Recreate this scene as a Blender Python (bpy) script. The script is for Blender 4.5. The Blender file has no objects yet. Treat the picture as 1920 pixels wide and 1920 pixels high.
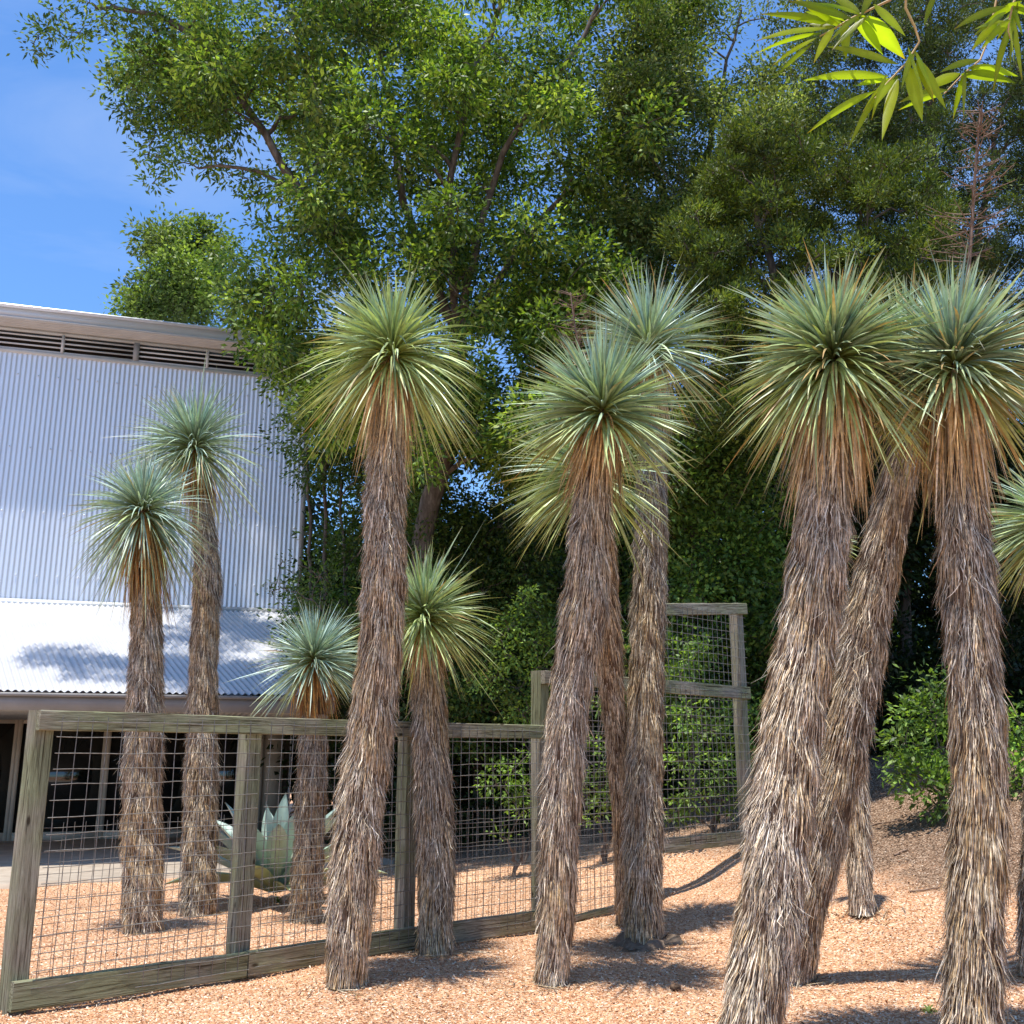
import bpy, math, random
import numpy as np
from mathutils import Vector, Matrix, noise as mnoise

C = bpy.context.scene.collection
S = bpy.context.scene
R = math.radians

# ------------------------------------------------------------------ camera, sky, sun, exposure
PITCH = R(13.2)
cam_d = bpy.data.cameras.new('camera')
cam_d.lens = 36.0; cam_d.sensor_width = 36.0; cam_d.clip_start = 0.05; cam_d.clip_end = 2000
cam = bpy.data.objects.new('camera', cam_d); C.objects.link(cam)
cam.location = (0, 0, 0); cam.rotation_euler = (R(90) + PITCH, 0, 0)
S.camera = cam
S.view_settings.view_transform = 'Standard'
S.view_settings.look = 'None'
S.view_settings.gamma = 1.0
S.view_settings.exposure = 0.50
S.cycles.max_bounces = 7
S.cycles.diffuse_bounces = 4
S.cycles.glossy_bounces = 3
S.cycles.transmission_bounces = 5
S.cycles.transparent_max_bounces = 6

SUN_EL = R(80); SUN_H = np.array([-0.42, -0.907])      # horizontal direction towards the sun
sun_dir = Vector((SUN_H[0]*math.cos(SUN_EL), SUN_H[1]*math.cos(SUN_EL), math.sin(SUN_EL))).normalized()
w = bpy.data.worlds.new('World'); S.world = w; w.use_nodes = True
nt = w.node_tree; nt.nodes.clear()
out = nt.nodes.new('ShaderNodeOutputWorld'); bg = nt.nodes.new('ShaderNodeBackground')
sky = nt.nodes.new('ShaderNodeTexSky'); sky.sky_type = 'NISHITA'; sky.sun_disc = False
sky.sun_elevation = SUN_EL; sky.sun_rotation = math.atan2(sun_dir.x, sun_dir.y)
sky.air_density = 1.0; sky.dust_density = 0.3; sky.ozone_density = 3.0; sky.altitude = 200
# faint cirrus streaks high in the air, a pattern fixed in the sky's own directions
tc = nt.nodes.new('ShaderNodeTexCoord')
mp = nt.nodes.new('ShaderNodeMapping'); mp.inputs['Rotation'].default_value = (0.2, 0.35, 0.5)
mp.inputs['Scale'].default_value = (1.2, 3.2, 6.5)
nz = nt.nodes.new('ShaderNodeTexNoise'); nz.inputs['Scale'].default_value = 1.5; nz.inputs['Detail'].default_value = 7
nz.inputs['Roughness'].default_value = 0.55; nz.inputs['Distortion'].default_value = 0.4
rp = nt.nodes.new('ShaderNodeValToRGB'); rp.color_ramp.elements[0].position = 0.45; rp.color_ramp.elements[1].position = 0.85
rp.color_ramp.elements[0].color = (0, 0, 0, 1); rp.color_ramp.elements[1].color = (0.30, 0.30, 0.30, 1)
tint = nt.nodes.new('ShaderNodeMix'); tint.data_type = 'RGBA'; tint.blend_type = 'MULTIPLY'
tint.inputs[0].default_value = 1.0; tint.inputs[7].default_value = (1.02, 1.42, 1.80, 1)
mx = nt.nodes.new('ShaderNodeMix'); mx.data_type = 'RGBA'; mx.inputs[7].default_value = (6.5, 7.2, 8.2, 1)
L = nt.links.new
L(tc.outputs['Generated'], mp.inputs['Vector']); L(mp.outputs[0], nz.inputs['Vector'])
L(nz.outputs['Fac'], rp.inputs['Fac']); L(rp.outputs['Color'], mx.inputs[0])
L(sky.outputs['Color'], tint.inputs[6]); L(tint.outputs[2], mx.inputs[6])
L(mx.outputs[2], bg.inputs['Color']); bg.inputs['Strength'].default_value = 0.10
L(bg.outputs[0], out.inputs['Surface'])

sl = bpy.data.lights.new('sun', 'SUN'); sl.energy = 5.0; sl.angle = R(0.53); sl.color = (1.0, 0.955, 0.88)
sun = bpy.data.objects.new('sun', sl); C.objects.link(sun); sun.location = (-4, -8, 20)
sun.rotation_euler = (-sun_dir).to_track_quat('-Z', 'Y').to_euler()

# ------------------------------------------------------------------ helpers
CP, SP = math.cos(PITCH), math.sin(PITCH)
F = 1920.0
def ray(px, py):
    u = 960.0 - py
    return np.array([px - 960.0, F*CP - u*SP, F*SP + u*CP])
def at(px, py, Y):
    d = ray(px, py); return d * (Y / d[1])
def pxm(px, py, Y):           # metres that one photo pixel spans at that depth
    return Y / ray(px, py)[1]

def rise(x, y):
    u = np.maximum(0, 0.95*x + 0.4*(y - 9.0) - 0.5)
    r = np.where(u < 7.0, 0.03*u*u, 1.47 + 0.12*(u - 7.0))
    r = np.where(r > 2.2, 2.2 + 0.9*np.tanh((r - 2.2)/2.5), r)
    return r
MOUNDS = []
def ground(x, y):
    x = np.asarray(x, float); y = np.asarray(y, float)
    z = -1.6 - 0.16*np.clip((y - 8.5)/6.0, 0, 1) + rise(x, y)
    z = z + 0.018*np.sin(1.7*x + 0.6*y) * np.sin(1.3*y - 0.5*x) + 0.010*np.sin(4.1*x + 2.2*y)
    for (mx_, my_, h, s) in MOUNDS:
        z = z + h*np.exp(-((x - mx_)**2 + (y - my_)**2)/(2*s*s))
    return z
def ground_hit(px, py):
    d = ray(px, py)
    lo = None
    ts = np.linspace(2, 45, 3000)/d[1]
    p = d[None, :]*ts[:, None]
    g = ground(p[:, 0], p[:, 1])
    k = np.argmax(p[:, 2] < g)
    return np.array([p[k, 0], p[k, 1], float(ground(p[k, 0], p[k, 1]))])
for (bx, by, h, s) in ((645, 1845, .05, .35), (1035, 1838, .05, .32), (1615, 1712, .12, .40), (1400, 1935, .06, .5), (1310, 1600, .20, .9)):
    q = ground_hit(bx, by); MOUNDS.append((q[0], q[1] + .05, h, s))

def link(o, parent=None):
    C.objects.link(o)
    if parent is not None: o.parent = parent
    return o
def tag(o, label=None, cat=None, group=None, kind=None):
    if label: o['label'] = label
    if cat: o['category'] = cat
    if group: o['group'] = group
    if kind: o['kind'] = kind
    return o
def thing(name, loc, label, cat, group=None):
    o = bpy.data.objects.new(name, None); C.objects.link(o); o.location = Vector(loc); o.empty_display_size = .2
    return tag(o, label, cat, group)

class MB:
    def __init__(s): s.v = []; s.f4 = []; s.f3 = []; s.c = []; s.n = 0
    def add(s, v, f4=None, f3=None, col=None):
        v = np.asarray(v, np.float32).reshape(-1, 3)
        if f4 is not None and len(f4): s.f4.append(np.asarray(f4, np.int32).reshape(-1, 4) + s.n)
        if f3 is not None and len(f3): s.f3.append(np.asarray(f3, np.int32).reshape(-1, 3) + s.n)
        c = np.ones((len(v), 4), np.float32)
        if col is not None: c[:, :3] = np.asarray(col, np.float32)
        s.c.append(c); s.v.append(v); s.n += len(v)
    def build(s, name, mat, parent=None, smooth=False):
        v = np.concatenate(s.v) if s.v else np.zeros((0, 3), np.float32)
        if parent is not None: v = v - np.array(parent.location, np.float32)[None, :]
        f4 = np.concatenate(s.f4) if s.f4 else np.zeros((0, 4), np.int32)
        f3 = np.concatenate(s.f3) if s.f3 else np.zeros((0, 3), np.int32)
        me = bpy.data.meshes.new(name)
        me.vertices.add(len(v)); me.vertices.foreach_set('co', v.ravel())
        nl = f4.size + f3.size
        me.loops.add(nl); me.loops.foreach_set('vertex_index', np.concatenate([f4.ravel(), f3.ravel()]))
        me.polygons.add(len(f4) + len(f3))
        st = np.concatenate([np.arange(len(f4))*4, len(f4)*4 + np.arange(len(f3))*3]).astype(np.int32)
        me.polygons.foreach_set('loop_start', st)
        if smooth: me.polygons.foreach_set('use_smooth', np.ones(len(st), bool))
        me.update(calc_edges=True)
        ca = me.color_attributes.new('Col', 'FLOAT_COLOR', 'POINT')
        ca.data.foreach_set('color', np.concatenate(s.c).ravel())
        if mat: me.materials.append(mat)
        o = bpy.data.objects.new(name, me)
        return link(o, parent)
    def box(s, lo, hi, col=None):
        x0, y0, z0 = lo; x1, y1, z1 = hi
        v = [(x0,y0,z0),(x1,y0,z0),(x1,y1,z0),(x0,y1,z0),(x0,y0,z1),(x1,y0,z1),(x1,y1,z1),(x0,y1,z1)]
        f = [(0,3,2,1),(4,5,6,7),(0,1,5,4),(1,2,6,5),(2,3,7,6),(3,0,4,7)]
        s.add(v, f, col=col)
    def obox(s, o, ax, ay, az, col=None):      # oriented box, o = corner, ax/ay/az = full edge vectors
        o = np.array(o, float); ax, ay, az = map(lambda q: np.array(q, float), (ax, ay, az))
        v = [o, o+ax, o+ax+ay, o+ay, o+az, o+ax+az, o+ax+ay+az, o+ay+az]
        s.add(v, [(0,3,2,1),(4,5,6,7),(0,1,5,4),(1,2,6,5),(2,3,7,6),(3,0,4,7)], col=col)
    def tube(s, pts, rad, n=7, col=None, cap=True):
        pts = np.asarray(pts, float); m = len(pts); rad = np.broadcast_to(np.asarray(rad, float), (m,))
        t = np.gradient(pts, axis=0); t /= np.linalg.norm(t, axis=1)[:, None] + 1e-9
        ref = np.array([0, 0, 1.0]) if abs(t[0, 2]) < .9 else np.array([1.0, 0, 0])
        a = np.arange(n)*2*math.pi/n
        V = []
        u = np.cross(t[0], ref); u /= np.linalg.norm(u)
        for i in range(m):
            u = u - t[i]*np.dot(u, t[i]); u /= np.linalg.norm(u); q = np.cross(t[i], u)
            V.append(pts[i] + rad[i]*(np.cos(a)[:, None]*u + np.sin(a)[:, None]*q))
        V = np.concatenate(V)
        i, j = np.meshgrid(np.arange(m-1), np.arange(n), indexing='ij'); j2 = (j+1) % n
        f = np.stack([i*n+j, i*n+j2, (i+1)*n+j2, (i+1)*n+j], -1).reshape(-1, 4)
        s.add(V, f, col=col)
        if cap:
            V2 = np.concatenate([pts[-1:], V[-n:]]); k = np.arange(n)
            s.add(V2, f3=np.stack([np.zeros(n, int), 1+k, 1+(k+1) % n], -1), col=col)
    def ribbons(s, P, W, side, col):
        """P (N,K,3) centre lines, W (N,K) widths, side (N,3)|(N,K,3), col (N,K,3)|(N,3)"""
        N, K, _ = P.shape
        if side.ndim == 2: side = np.repeat(side[:, None, :], K, 1)
        if col.ndim == 2: col = np.repeat(col[:, None, :], K, 1)
        V = np.stack([P - side*W[..., None]/2, P + side*W[..., None]/2], 2).reshape(-1, 3)
        cc = np.repeat(col[:, :, None, :], 2, 2).reshape(-1, 3)
        b = (np.arange(N)*K*2)[:, None] + (np.arange(K-1)*2)[None, :]
        f = np.stack([b, b+1, b+3, b+2], -1).reshape(-1, 4)
        s.add(V, f, col=cc)

def nrm(a): return a/(np.linalg.norm(a, axis=-1, keepdims=True) + 1e-9)
def rnd_dirs(rng, n):
    return nrm(rng.normal(size=(n, 3)))

# ------------------------------------------------------------------ materials
def mat(name):
    m = bpy.data.materials.new(name); m.use_nodes = True
    n = m.node_tree; b = n.nodes['Principled BSDF']; return m, n, b
def N(n, t, **k):
    x = n.nodes.new(t)
    for a, v in k.items(): setattr(x, a, v)
    return x
def ramp(n, stops):
    r = n.nodes.new('ShaderNodeValToRGB'); e = r.color_ramp.elements
    while len(e) < len(stops): e.new(0.5)
    for k, (p, c) in enumerate(stops): e[k].position = p; e[k].color = (*c, 1)
    return r

def leaf_mat(name, trans=0.3, rough=0.4, spec=0.5, tcol=(1.5, 1.6, .6), noise=0.25, nscale=60):
    m, n, b = mat(name)
    a = N(n, 'ShaderNodeVertexColor'); a.layer_name = 'Col'
    nz = N(n, 'ShaderNodeTexNoise'); nz.inputs['Scale'].default_value = nscale; nz.inputs['Detail'].default_value = 2
    mr = N(n, 'ShaderNodeMapRange'); mr.inputs[1].default_value = .3; mr.inputs[2].default_value = .7
    mr.inputs[3].default_value = 1 - noise; mr.inputs[4].default_value = 1 + noise
    g = N(n, 'ShaderNodeNewGeometry')
    mu = N(n, 'ShaderNodeVectorMath', operation='SCALE')
    n.links.new(g.outputs['Position'], nz.inputs['Vector']); n.links.new(nz.outputs['Fac'], mr.inputs[0])
    n.links.new(a.outputs['Color'], mu.inputs[0]); n.links.new(mr.outputs[0], mu.inputs['Scale'])
    n.links.new(mu.outputs[0], b.inputs['Base Color'])
    b.inputs['Roughness'].default_value = rough; b.inputs['Specular IOR Level'].default_value = spec
    if trans > 0:
        t = N(n, 'ShaderNodeBsdfTranslucent'); ms = N(n, 'ShaderNodeMixShader'); ms.inputs[0].default_value = trans
        tm = N(n, 'ShaderNodeVectorMath', operation='MULTIPLY'); tm.inputs[1].default_value = tcol
        n.links.new(mu.outputs[0], tm.inputs[0]); n.links.new(tm.outputs[0], t.inputs['Color'])
        n.links.new(b.outputs[0], ms.inputs[1]); n.links.new(t.outputs[0], ms.inputs[2])
        n.links.new(ms.outputs[0], n.nodes['Material Output'].inputs['Surface'])
    return m
M_leaf = leaf_mat('broad leaf', .34, .52, .4)
M_needle = leaf_mat('juniper needle', .2, .6, .3)
M_yucca = leaf_mat('yucca blade', .12, .44, .5, (1.2, 1.3, .6), .18, 25)
M_dead = leaf_mat('dead yucca blade', .22, .58, .3, (1.1, 1.0, .8), .3, 40)
M_thatch = leaf_mat('dead leaf thatch', .0, .75, .15, noise=.4, nscale=35)
M_bamboo = leaf_mat('bamboo leaf', .72, .4, .4, (1.9, 1.75, .35), .08, 30)
M_agave = leaf_mat('agave leaf', .06, .45, .45, (1.1, 1.3, .6), .12, 8)

def noisy(name, stops, scale=(1, 1, 1), nscale=6, detail=6, rough=.8, bump=.3, spec=.3, coord='Object', metal=0, dist=.0, bdist=.01):
    m, n, b = mat(name)
    t = N(n, 'ShaderNodeTexCoord'); mp = N(n, 'ShaderNodeMapping'); mp.inputs['Scale'].default_value = scale
    z = N(n, 'ShaderNodeTexNoise'); z.inputs['Scale'].default_value = nscale; z.inputs['Detail'].default_value = detail
    z.inputs['Roughness'].default_value = .62; z.inputs['Distortion'].default_value = dist
    r = ramp(n, stops); bp = N(n, 'ShaderNodeBump'); bp.inputs['Strength'].default_value = bump; bp.inputs['Distance'].default_value = bdist
    k = n.links.new
    k(t.outputs[coord], mp.inputs[0]); k(mp.outputs[0], z.inputs['Vector']); k(z.outputs['Fac'], r.inputs[0])
    k(r.outputs[0], b.inputs['Base Color']); k(z.outputs['Fac'], bp.inputs['Height']); k(bp.outputs[0], b.inputs['Normal'])
    b.inputs['Roughness'].default_value = rough; b.inputs['Specular IOR Level'].default_value = spec; b.inputs['Metallic'].default_value = metal
    return m
M_bark = noisy('grey bark', [(.3, (.05, .038, .028)), (.55, (.13, .105, .085)), (.75, (.24, .21, .18))], (1, 1, .25), 14, 6, .9, .6)
M_core = noisy('stem core', [(.3, (.05, .03, .018)), (.7, (.16, .10, .06))], (3, 3, .5), 12, 5, .95, .5)
M_wire = noisy('galvanised wire', [(.3, (.15, .14, .125)), (.7, (.30, .29, .265))], (1, 1, 1), 30, 3, .5, .05, .5, metal=.55)
M_conc = noisy('concrete', [(.3, (.42, .34, .26)), (.7, (.58, .49, .39))], (1, 1, 1), 5, 6, .85, .15, .3)
M_frame = noisy('beige metal frame', [(.3, (.46, .39, .31)), (.7, (.54, .47, .38))], (1, 1, 1), 3, 3, .5, .02, .4)
M_grey = noisy('painted grey metal', [(.3, (.25, .24, .23)), (.7, (.31, .30, .29))], (1, 1, 1), 2, 4, .5, .02, .4)
M_fascia = noisy('roof fascia sheet', [(.3, (.58, .60, .62)), (.7, (.68, .69, .70))], (.3, .3, 1), 2, 4, .42, .02, .5, metal=.2)
M_louvre = noisy('louvre metal', [(.3, (.52, .50, .48)), (.7, (.60, .58, .56))], (1, 1, 1), 3, 3, .5, .02, .4)
M_soffit = noisy('soffit sheet', [(.3, (.48, .45, .42)), (.7, (.56, .53, .50))], (1, 1, 1), 3, 3, .6, .02, .4)
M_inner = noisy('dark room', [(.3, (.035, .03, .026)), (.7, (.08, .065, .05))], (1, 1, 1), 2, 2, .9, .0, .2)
M_rock = noisy('crusty root collar', [(.3, (.09, .06, .04)), (.7, (.24, .18, .13))], (1, 1, 1), 18, 6, .95, .8, .2)
def metal_sheet(nm, tones):
    m, n, b = mat(nm)
    t = N(n, 'ShaderNodeTexCoord'); mp = N(n, 'ShaderNodeMapping'); mp.inputs['Scale'].default_value = (1, 1, .18)
    z = N(n, 'ShaderNodeTexNoise'); z.inputs['Scale'].default_value = 1.1; z.inputs['Detail'].default_value = 6
    r = ramp(n, tones)
    k = n.links.new
    k(t.outputs['Object'], mp.inputs[0]); k(mp.outputs[0], z.inputs['Vector']); k(z.outputs['Fac'], r.inputs[0])
    k(r.outputs[0], b.inputs['Base Color'])
    z2 = N(n, 'ShaderNodeTexNoise'); z2.inputs['Scale'].default_value = 9; z2.inputs['Detail'].default_value = 3
    mr = N(n, 'ShaderNodeMapRange'); mr.inputs[3].default_value = .32; mr.inputs[4].default_value = .5
    k(t.outputs['Object'], z2.inputs['Vector']); k(z2.outputs['Fac'], mr.inputs[0]); k(mr.outputs[0], b.inputs['Roughness'])
    b.inputs['Metallic'].default_value = .35 if nm[0] == 'c' else .1
    return m
M_sheet = metal_sheet('corrugated galvanised sheet', [(.3, (.68, .71, .77)), (.7, (.78, .80, .85))])
M_roofsheet = metal_sheet('weathered roof sheet', [(.3, (.46, .46, .47)), (.7, (.55, .55, .56))])  # same sheet as the walls, colour lowered to offset the full sun
def glass():
    m, n, b = mat('window glass')
    b.inputs['Base Color'].default_value = (.012, .013, .012, 1); b.inputs['Roughness'].default_value = .03
    b.inputs['Specular IOR Level'].default_value = .8
    return m
M_glass = glass()
def wood():
    m, n, b = mat('weathered fence timber')
    k = n.links.new
    t = N(n, 'ShaderNodeTexCoord'); oi = N(n, 'ShaderNodeObjectInfo')
    ad = N(n, 'ShaderNodeVectorMath', operation='ADD'); cx = N(n, 'ShaderNodeCombineXYZ')
    ml = N(n, 'ShaderNodeMath', operation='MULTIPLY'); ml.inputs[1].default_value = 37
    k(oi.outputs['Random'], ml.inputs[0]); k(ml.outputs[0], cx.inputs[0]); k(ml.outputs[0], cx.inputs[1])
    k(t.outputs['Object'], ad.inputs[0]); k(cx.outputs[0], ad.inputs[1])
    mp = N(n, 'ShaderNodeMapping'); mp.inputs['Scale'].default_value = (1.3, 26, 26)
    z = N(n, 'ShaderNodeTexNoise'); z.inputs['Scale'].default_value = 2.2; z.inputs['Detail'].default_value = 12; z.inputs['Distortion'].default_value = 1.1; z.inputs['Roughness'].default_value = .74
    k(ad.outputs[0], mp.inputs[0]); k(mp.outputs[0], z.inputs['Vector'])
    r = ramp(n, [(.30, (.05, .04, .03)), (.41, (.19, .165, .12)), (.55, (.33, .30, .235)), (.72, (.50, .47, .39))])
    k(z.outputs['Fac'], r.inputs[0])
    z2 = N(n, 'ShaderNodeTexNoise'); z2.inputs['Scale'].default_value = 2.2; z2.inputs['Detail'].default_value = 4
    k(ad.outputs[0], z2.inputs['Vector'])
    r2 = ramp(n, [(.38, (.95, .95, .92)), (.6, (.78, .90, .66))]); k(z2.outputs['Fac'], r2.inputs[0])
    mx = N(n, 'ShaderNodeMix', data_type='RGBA', blend_type='MULTIPLY'); mx.inputs[0].default_value = 1
    k(r.outputs[0], mx.inputs[6]); k(r2.outputs[0], mx.inputs[7])
    # knots
    mp2 = N(n, 'ShaderNodeMapping'); mp2.inputs['Scale'].default_value = (3.2, 8, 8)
    vo = N(n, 'ShaderNodeTexVoronoi'); vo.inputs['Scale'].default_value = 1.0
    k(ad.outputs[0], mp2.inputs[0]); k(mp2.outputs[0], vo.inputs['Vector'])
    r3 = ramp(n, [(.06, (.16, .12, .09)), (.13, (1, 1, 1))]); k(vo.outputs['Distance'], r3.inputs[0])
    m3 = N(n, 'ShaderNodeMix', data_type='RGBA', blend_type='MULTIPLY'); m3.inputs[0].default_value = .9
    k(mx.outputs[2], m3.inputs[6]); k(r3.outputs[0], m3.inputs[7])
    mp4 = N(n, 'ShaderNodeMapping'); mp4.inputs['Scale'].default_value = (.9, 70, 70)
    z4 = N(n, 'ShaderNodeTexNoise'); z4.inputs['Scale'].default_value = 1.3; z4.inputs['Detail'].default_value = 4
    k(ad.outputs[0], mp4.inputs[0]); k(mp4.outputs[0], z4.inputs['Vector'])
    r4 = ramp(n, [(.36, (.30, .26, .22)), (.42, (1, 1, 1))]); k(z4.outputs['Fac'], r4.inputs[0])
    m4 = N(n, 'ShaderNodeMix', data_type='RGBA', blend_type='MULTIPLY'); m4.inputs[0].default_value = 1
    k(m3.outputs[2], m4.inputs[6]); k(r4.outputs[0], m4.inputs[7])
    k(m4.outputs[2], b.inputs['Base Color'])
    bp = N(n, 'ShaderNodeBump'); bp.inputs['Strength'].default_value = 1.0; bp.inputs['Distance'].default_value = .008
    k(z.outputs['Fac'], bp.inputs['Height']); k(bp.outputs[0], b.inputs['Normal'])
    b.inputs['Roughness'].default_value = .85; b.inputs['Specular IOR Level'].default_value = .2
    return m
M_wood = wood()
def ground_mat():
    m, n, b = mat('crushed orange gravel and mulch')
    k = n.links.new
    g = N(n, 'ShaderNodeNewGeometry')
    vo = N(n, 'ShaderNodeTexVoronoi'); vo.inputs['Scale'].default_value = 68; k(g.outputs['Position'], vo.inputs['Vector'])
    sp = N(n, 'ShaderNodeSeparateColor'); k(vo.outputs['Color'], sp.inputs[0])
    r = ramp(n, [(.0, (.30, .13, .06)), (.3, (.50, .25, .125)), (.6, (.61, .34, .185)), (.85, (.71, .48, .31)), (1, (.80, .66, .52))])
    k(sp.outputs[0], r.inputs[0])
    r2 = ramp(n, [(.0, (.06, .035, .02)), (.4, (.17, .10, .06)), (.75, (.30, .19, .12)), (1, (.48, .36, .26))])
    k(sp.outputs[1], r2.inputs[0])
    a = N(n, 'ShaderNodeVertexColor'); a.layer_name = 'Col'
    s2 = N(n, 'ShaderNodeSeparateColor'); k(a.outputs['Color'], s2.inputs[0])
    z = N(n, 'ShaderNodeTexNoise'); z.inputs['Scale'].default_value = 1.6; z.inputs['Detail'].default_value = 8; k(g.outputs['Position'], z.inputs['Vector'])
    ad = N(n, 'ShaderNodeMath', operation='ADD'); k(s2.outputs[0], ad.inputs[0]); k(z.outputs['Fac'], ad.inputs[1])
    mr = N(n, 'ShaderNodeMapRange'); mr.inputs[1].default_value = .85; mr.inputs[2].default_value = 1.15; k(ad.outputs[0], mr.inputs[0])
    mx = N(n, 'ShaderNodeMix', data_type='RGBA'); k(mr.outputs[0], mx.inputs[0]); k(r.outputs[0], mx.inputs[6]); k(r2.outputs[0], mx.inputs[7])
    z3 = N(n, 'ShaderNodeTexNoise'); z3.inputs['Scale'].default_value = .9; z3.inputs['Detail'].default_value = 5; k(g.outputs['Position'], z3.inputs['Vector'])
    m3 = N(n, 'ShaderNodeMapRange'); m3.inputs[1].default_value = .3; m3.inputs[2].default_value = .7; m3.inputs[3].default_value = .82; m3.inputs[4].default_value = 1.12; k(z3.outputs['Fac'], m3.inputs[0])
    sc = N(n, 'ShaderNodeVectorMath', operation='SCALE'); k(mx.outputs[2], sc.inputs[0]); k(m3.outputs[0], sc.inputs['Scale'])
    k(sc.outputs[0], b.inputs['Base Color'])
    bp = N(n, 'ShaderNodeBump'); bp.inputs['Strength'].default_value = .8; bp.inputs['Distance'].default_value = .012; bp.invert = True
    k(vo.outputs['Distance'], bp.inputs['Height']); k(bp.outputs[0], b.inputs['Normal'])
    b.inputs['Roughness'].default_value = .9; b.inputs['Specular IOR Level'].default_value = .2
    return m
M_ground = ground_mat()
M_chip = leaf_mat('loose chips', 0, .85, .2, noise=.15, nscale=90)

# ------------------------------------------------------------------ ground
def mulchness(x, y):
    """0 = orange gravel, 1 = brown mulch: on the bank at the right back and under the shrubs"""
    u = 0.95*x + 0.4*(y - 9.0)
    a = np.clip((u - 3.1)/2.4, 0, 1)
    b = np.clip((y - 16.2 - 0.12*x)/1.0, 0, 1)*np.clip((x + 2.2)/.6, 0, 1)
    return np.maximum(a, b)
def axis(a, b, fine_a, fine_b, step, coarse):
    fine = np.arange(fine_a, fine_b, step)
    lo = fine_a - np.cumsum(coarse*1.25**np.arange(60)); lo = lo[lo > a][::-1]
    hi = fine_b + np.cumsum(coarse*1.25**np.arange(60)); hi = hi[hi < b]
    return np.concatenate([[a], lo, fine, hi, [b]])
xs = axis(-500, 500, -9, 10, .08, .15); ys = axis(-60, 900, 4.5, 20, .08, .15)
X, Y = np.meshgrid(xs, ys); Z = ground(X, Y)
mb = MB()
i, j = np.meshgrid(np.arange(len(ys)-1), np.arange(len(xs)-1), indexing='ij'); nx = len(xs)
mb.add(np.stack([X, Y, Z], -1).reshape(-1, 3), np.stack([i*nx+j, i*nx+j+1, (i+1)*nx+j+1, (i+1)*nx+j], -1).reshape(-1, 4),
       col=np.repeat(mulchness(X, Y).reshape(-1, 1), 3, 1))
tag(mb.build('ground', M_ground, smooth=True), kind='structure')

rng = np.random.default_rng(5)
def chips():
    n = 300000
    y = 4.8 + 14.0*rng.random(n)**1.75
    x = (rng.random(n)*2 - 1)*(0.56*y + .4)
    z = ground(x, y)
    th = rng.random(n)*2*math.pi
    Lc = rng.uniform(.005, .0145, n)*(1 + .03*y); Wc = Lc*rng.uniform(.35, .8, n)
    tilt = rng.normal(0, .35, n); tilt2 = rng.normal(0, .35, n)
    d = np.stack([np.cos(th), np.sin(th), tilt], -1); s = np.stack([-np.sin(th), np.cos(th), tilt2], -1)
    c = np.stack([x, y, z + .006 + .5*np.abs(tilt)*Lc], -1)
    V = np.stack([c - d*Lc[:, None]/2 - s*Wc[:, None]/2, c + d*Lc[:, None]/2 - s*Wc[:, None]/3, c + d*Lc[:, None]/2.4 + s*Wc[:, None]/2, c - d*Lc[:, None]/2 + s*Wc[:, None]/2.6], 1)
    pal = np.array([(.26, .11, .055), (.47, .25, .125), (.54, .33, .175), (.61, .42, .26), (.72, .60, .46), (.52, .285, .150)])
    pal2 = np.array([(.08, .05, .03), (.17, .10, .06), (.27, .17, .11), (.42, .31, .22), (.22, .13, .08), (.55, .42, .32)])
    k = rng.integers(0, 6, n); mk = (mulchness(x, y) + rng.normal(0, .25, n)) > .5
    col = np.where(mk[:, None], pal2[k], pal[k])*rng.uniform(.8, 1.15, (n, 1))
    mb = MB(); mb.add(V.reshape(-1, 3), np.arange(n*4).reshape(-1, 4), col=np.repeat(col, 4, 0))
    tag(mb.build('gravel_chips', M_chip), kind='stuff')
chips()

# ------------------------------------------------------------------ metal building
BU = np.array([.956, .292, 0]); BN = np.array([.292, -.956, 0])     # along the wall; out of the wall, towards the yard
B0 = np.array([-11.04, 20.7, 0])
def bp_(c, n, z): return B0 + BU*c + BN*n + np.array([0, 0, z])
def corrugated(mb, f, c0, c1, pitch, amp, nv=2, normal=BN, sub=8):
    cs = np.arange(c0, c1, pitch/sub); off = amp*np.sin(cs*2*math.pi/pitch)
    rows = []
    for t in np.linspace(0, 1, nv):
        rows.append(np.array([f(c, t) for c in cs]) + normal[None, :]*off[:, None])
    V = np.concatenate(rows); m = len(cs)
    i, j = np.meshgrid(np.arange(nv-1), np.arange(m-1), indexing='ij')
    mb.add(V, np.stack([i*m+j, i*m+j+1, (i+1)*m+j+1, (i+1)*m+j], -1).reshape(-1, 4))
CL, CR = -7.0, 6.55
ZL, ZT = 3.02, 8.42
bld = thing('metal_building', bp_(0, 0, -1.76), 'large silver corrugated metal building with louvred eave and lean-to porch roof', 'building')
mb = MB(); corrugated(mb, lambda c, t: bp_(c, 0, ZL - .1 + (ZT - ZL + .1)*t), CL, CR, .100, .011, 4)
mb.obox(bp_(CR, -.4, -1.76), BU*.03, BN*.43, (0, 0, ZT + 1.76))
for z in (ZT - .48, ZT - 2.1, ZT - 3.5, ZT - 4.85):
    for c in np.arange(CL + .2, CR, .4):
        mb.obox(bp_(c - .014, .008, z - .014), BU*.028, BN*.02, (0, 0, .028))
mb.build('upper_wall', M_sheet, bld)
mb = MB(); mb.obox(bp_(CL, -9, -1.76), BU*(CR - CL), BN*.05, (0, 0, ZT + 2.2)); mb.obox(bp_(CL, -9, -1.76), BU*.05, BN*8.6, (0, 0, ZT + 2.2)); mb.obox(bp_(CR - .07, -9, -1.76), BU*.05, BN*8.6, (0, 0, ZT + 2.2))
mb.build('rear_wall', M_sheet, bld)
mb = MB(); mb.obox(bp_(CR - .02, -.06, ZL), BU*.10, BN*.1, (0, 0, ZT - ZL)); mb.build('corner_trim', M_grey, bld)
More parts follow.
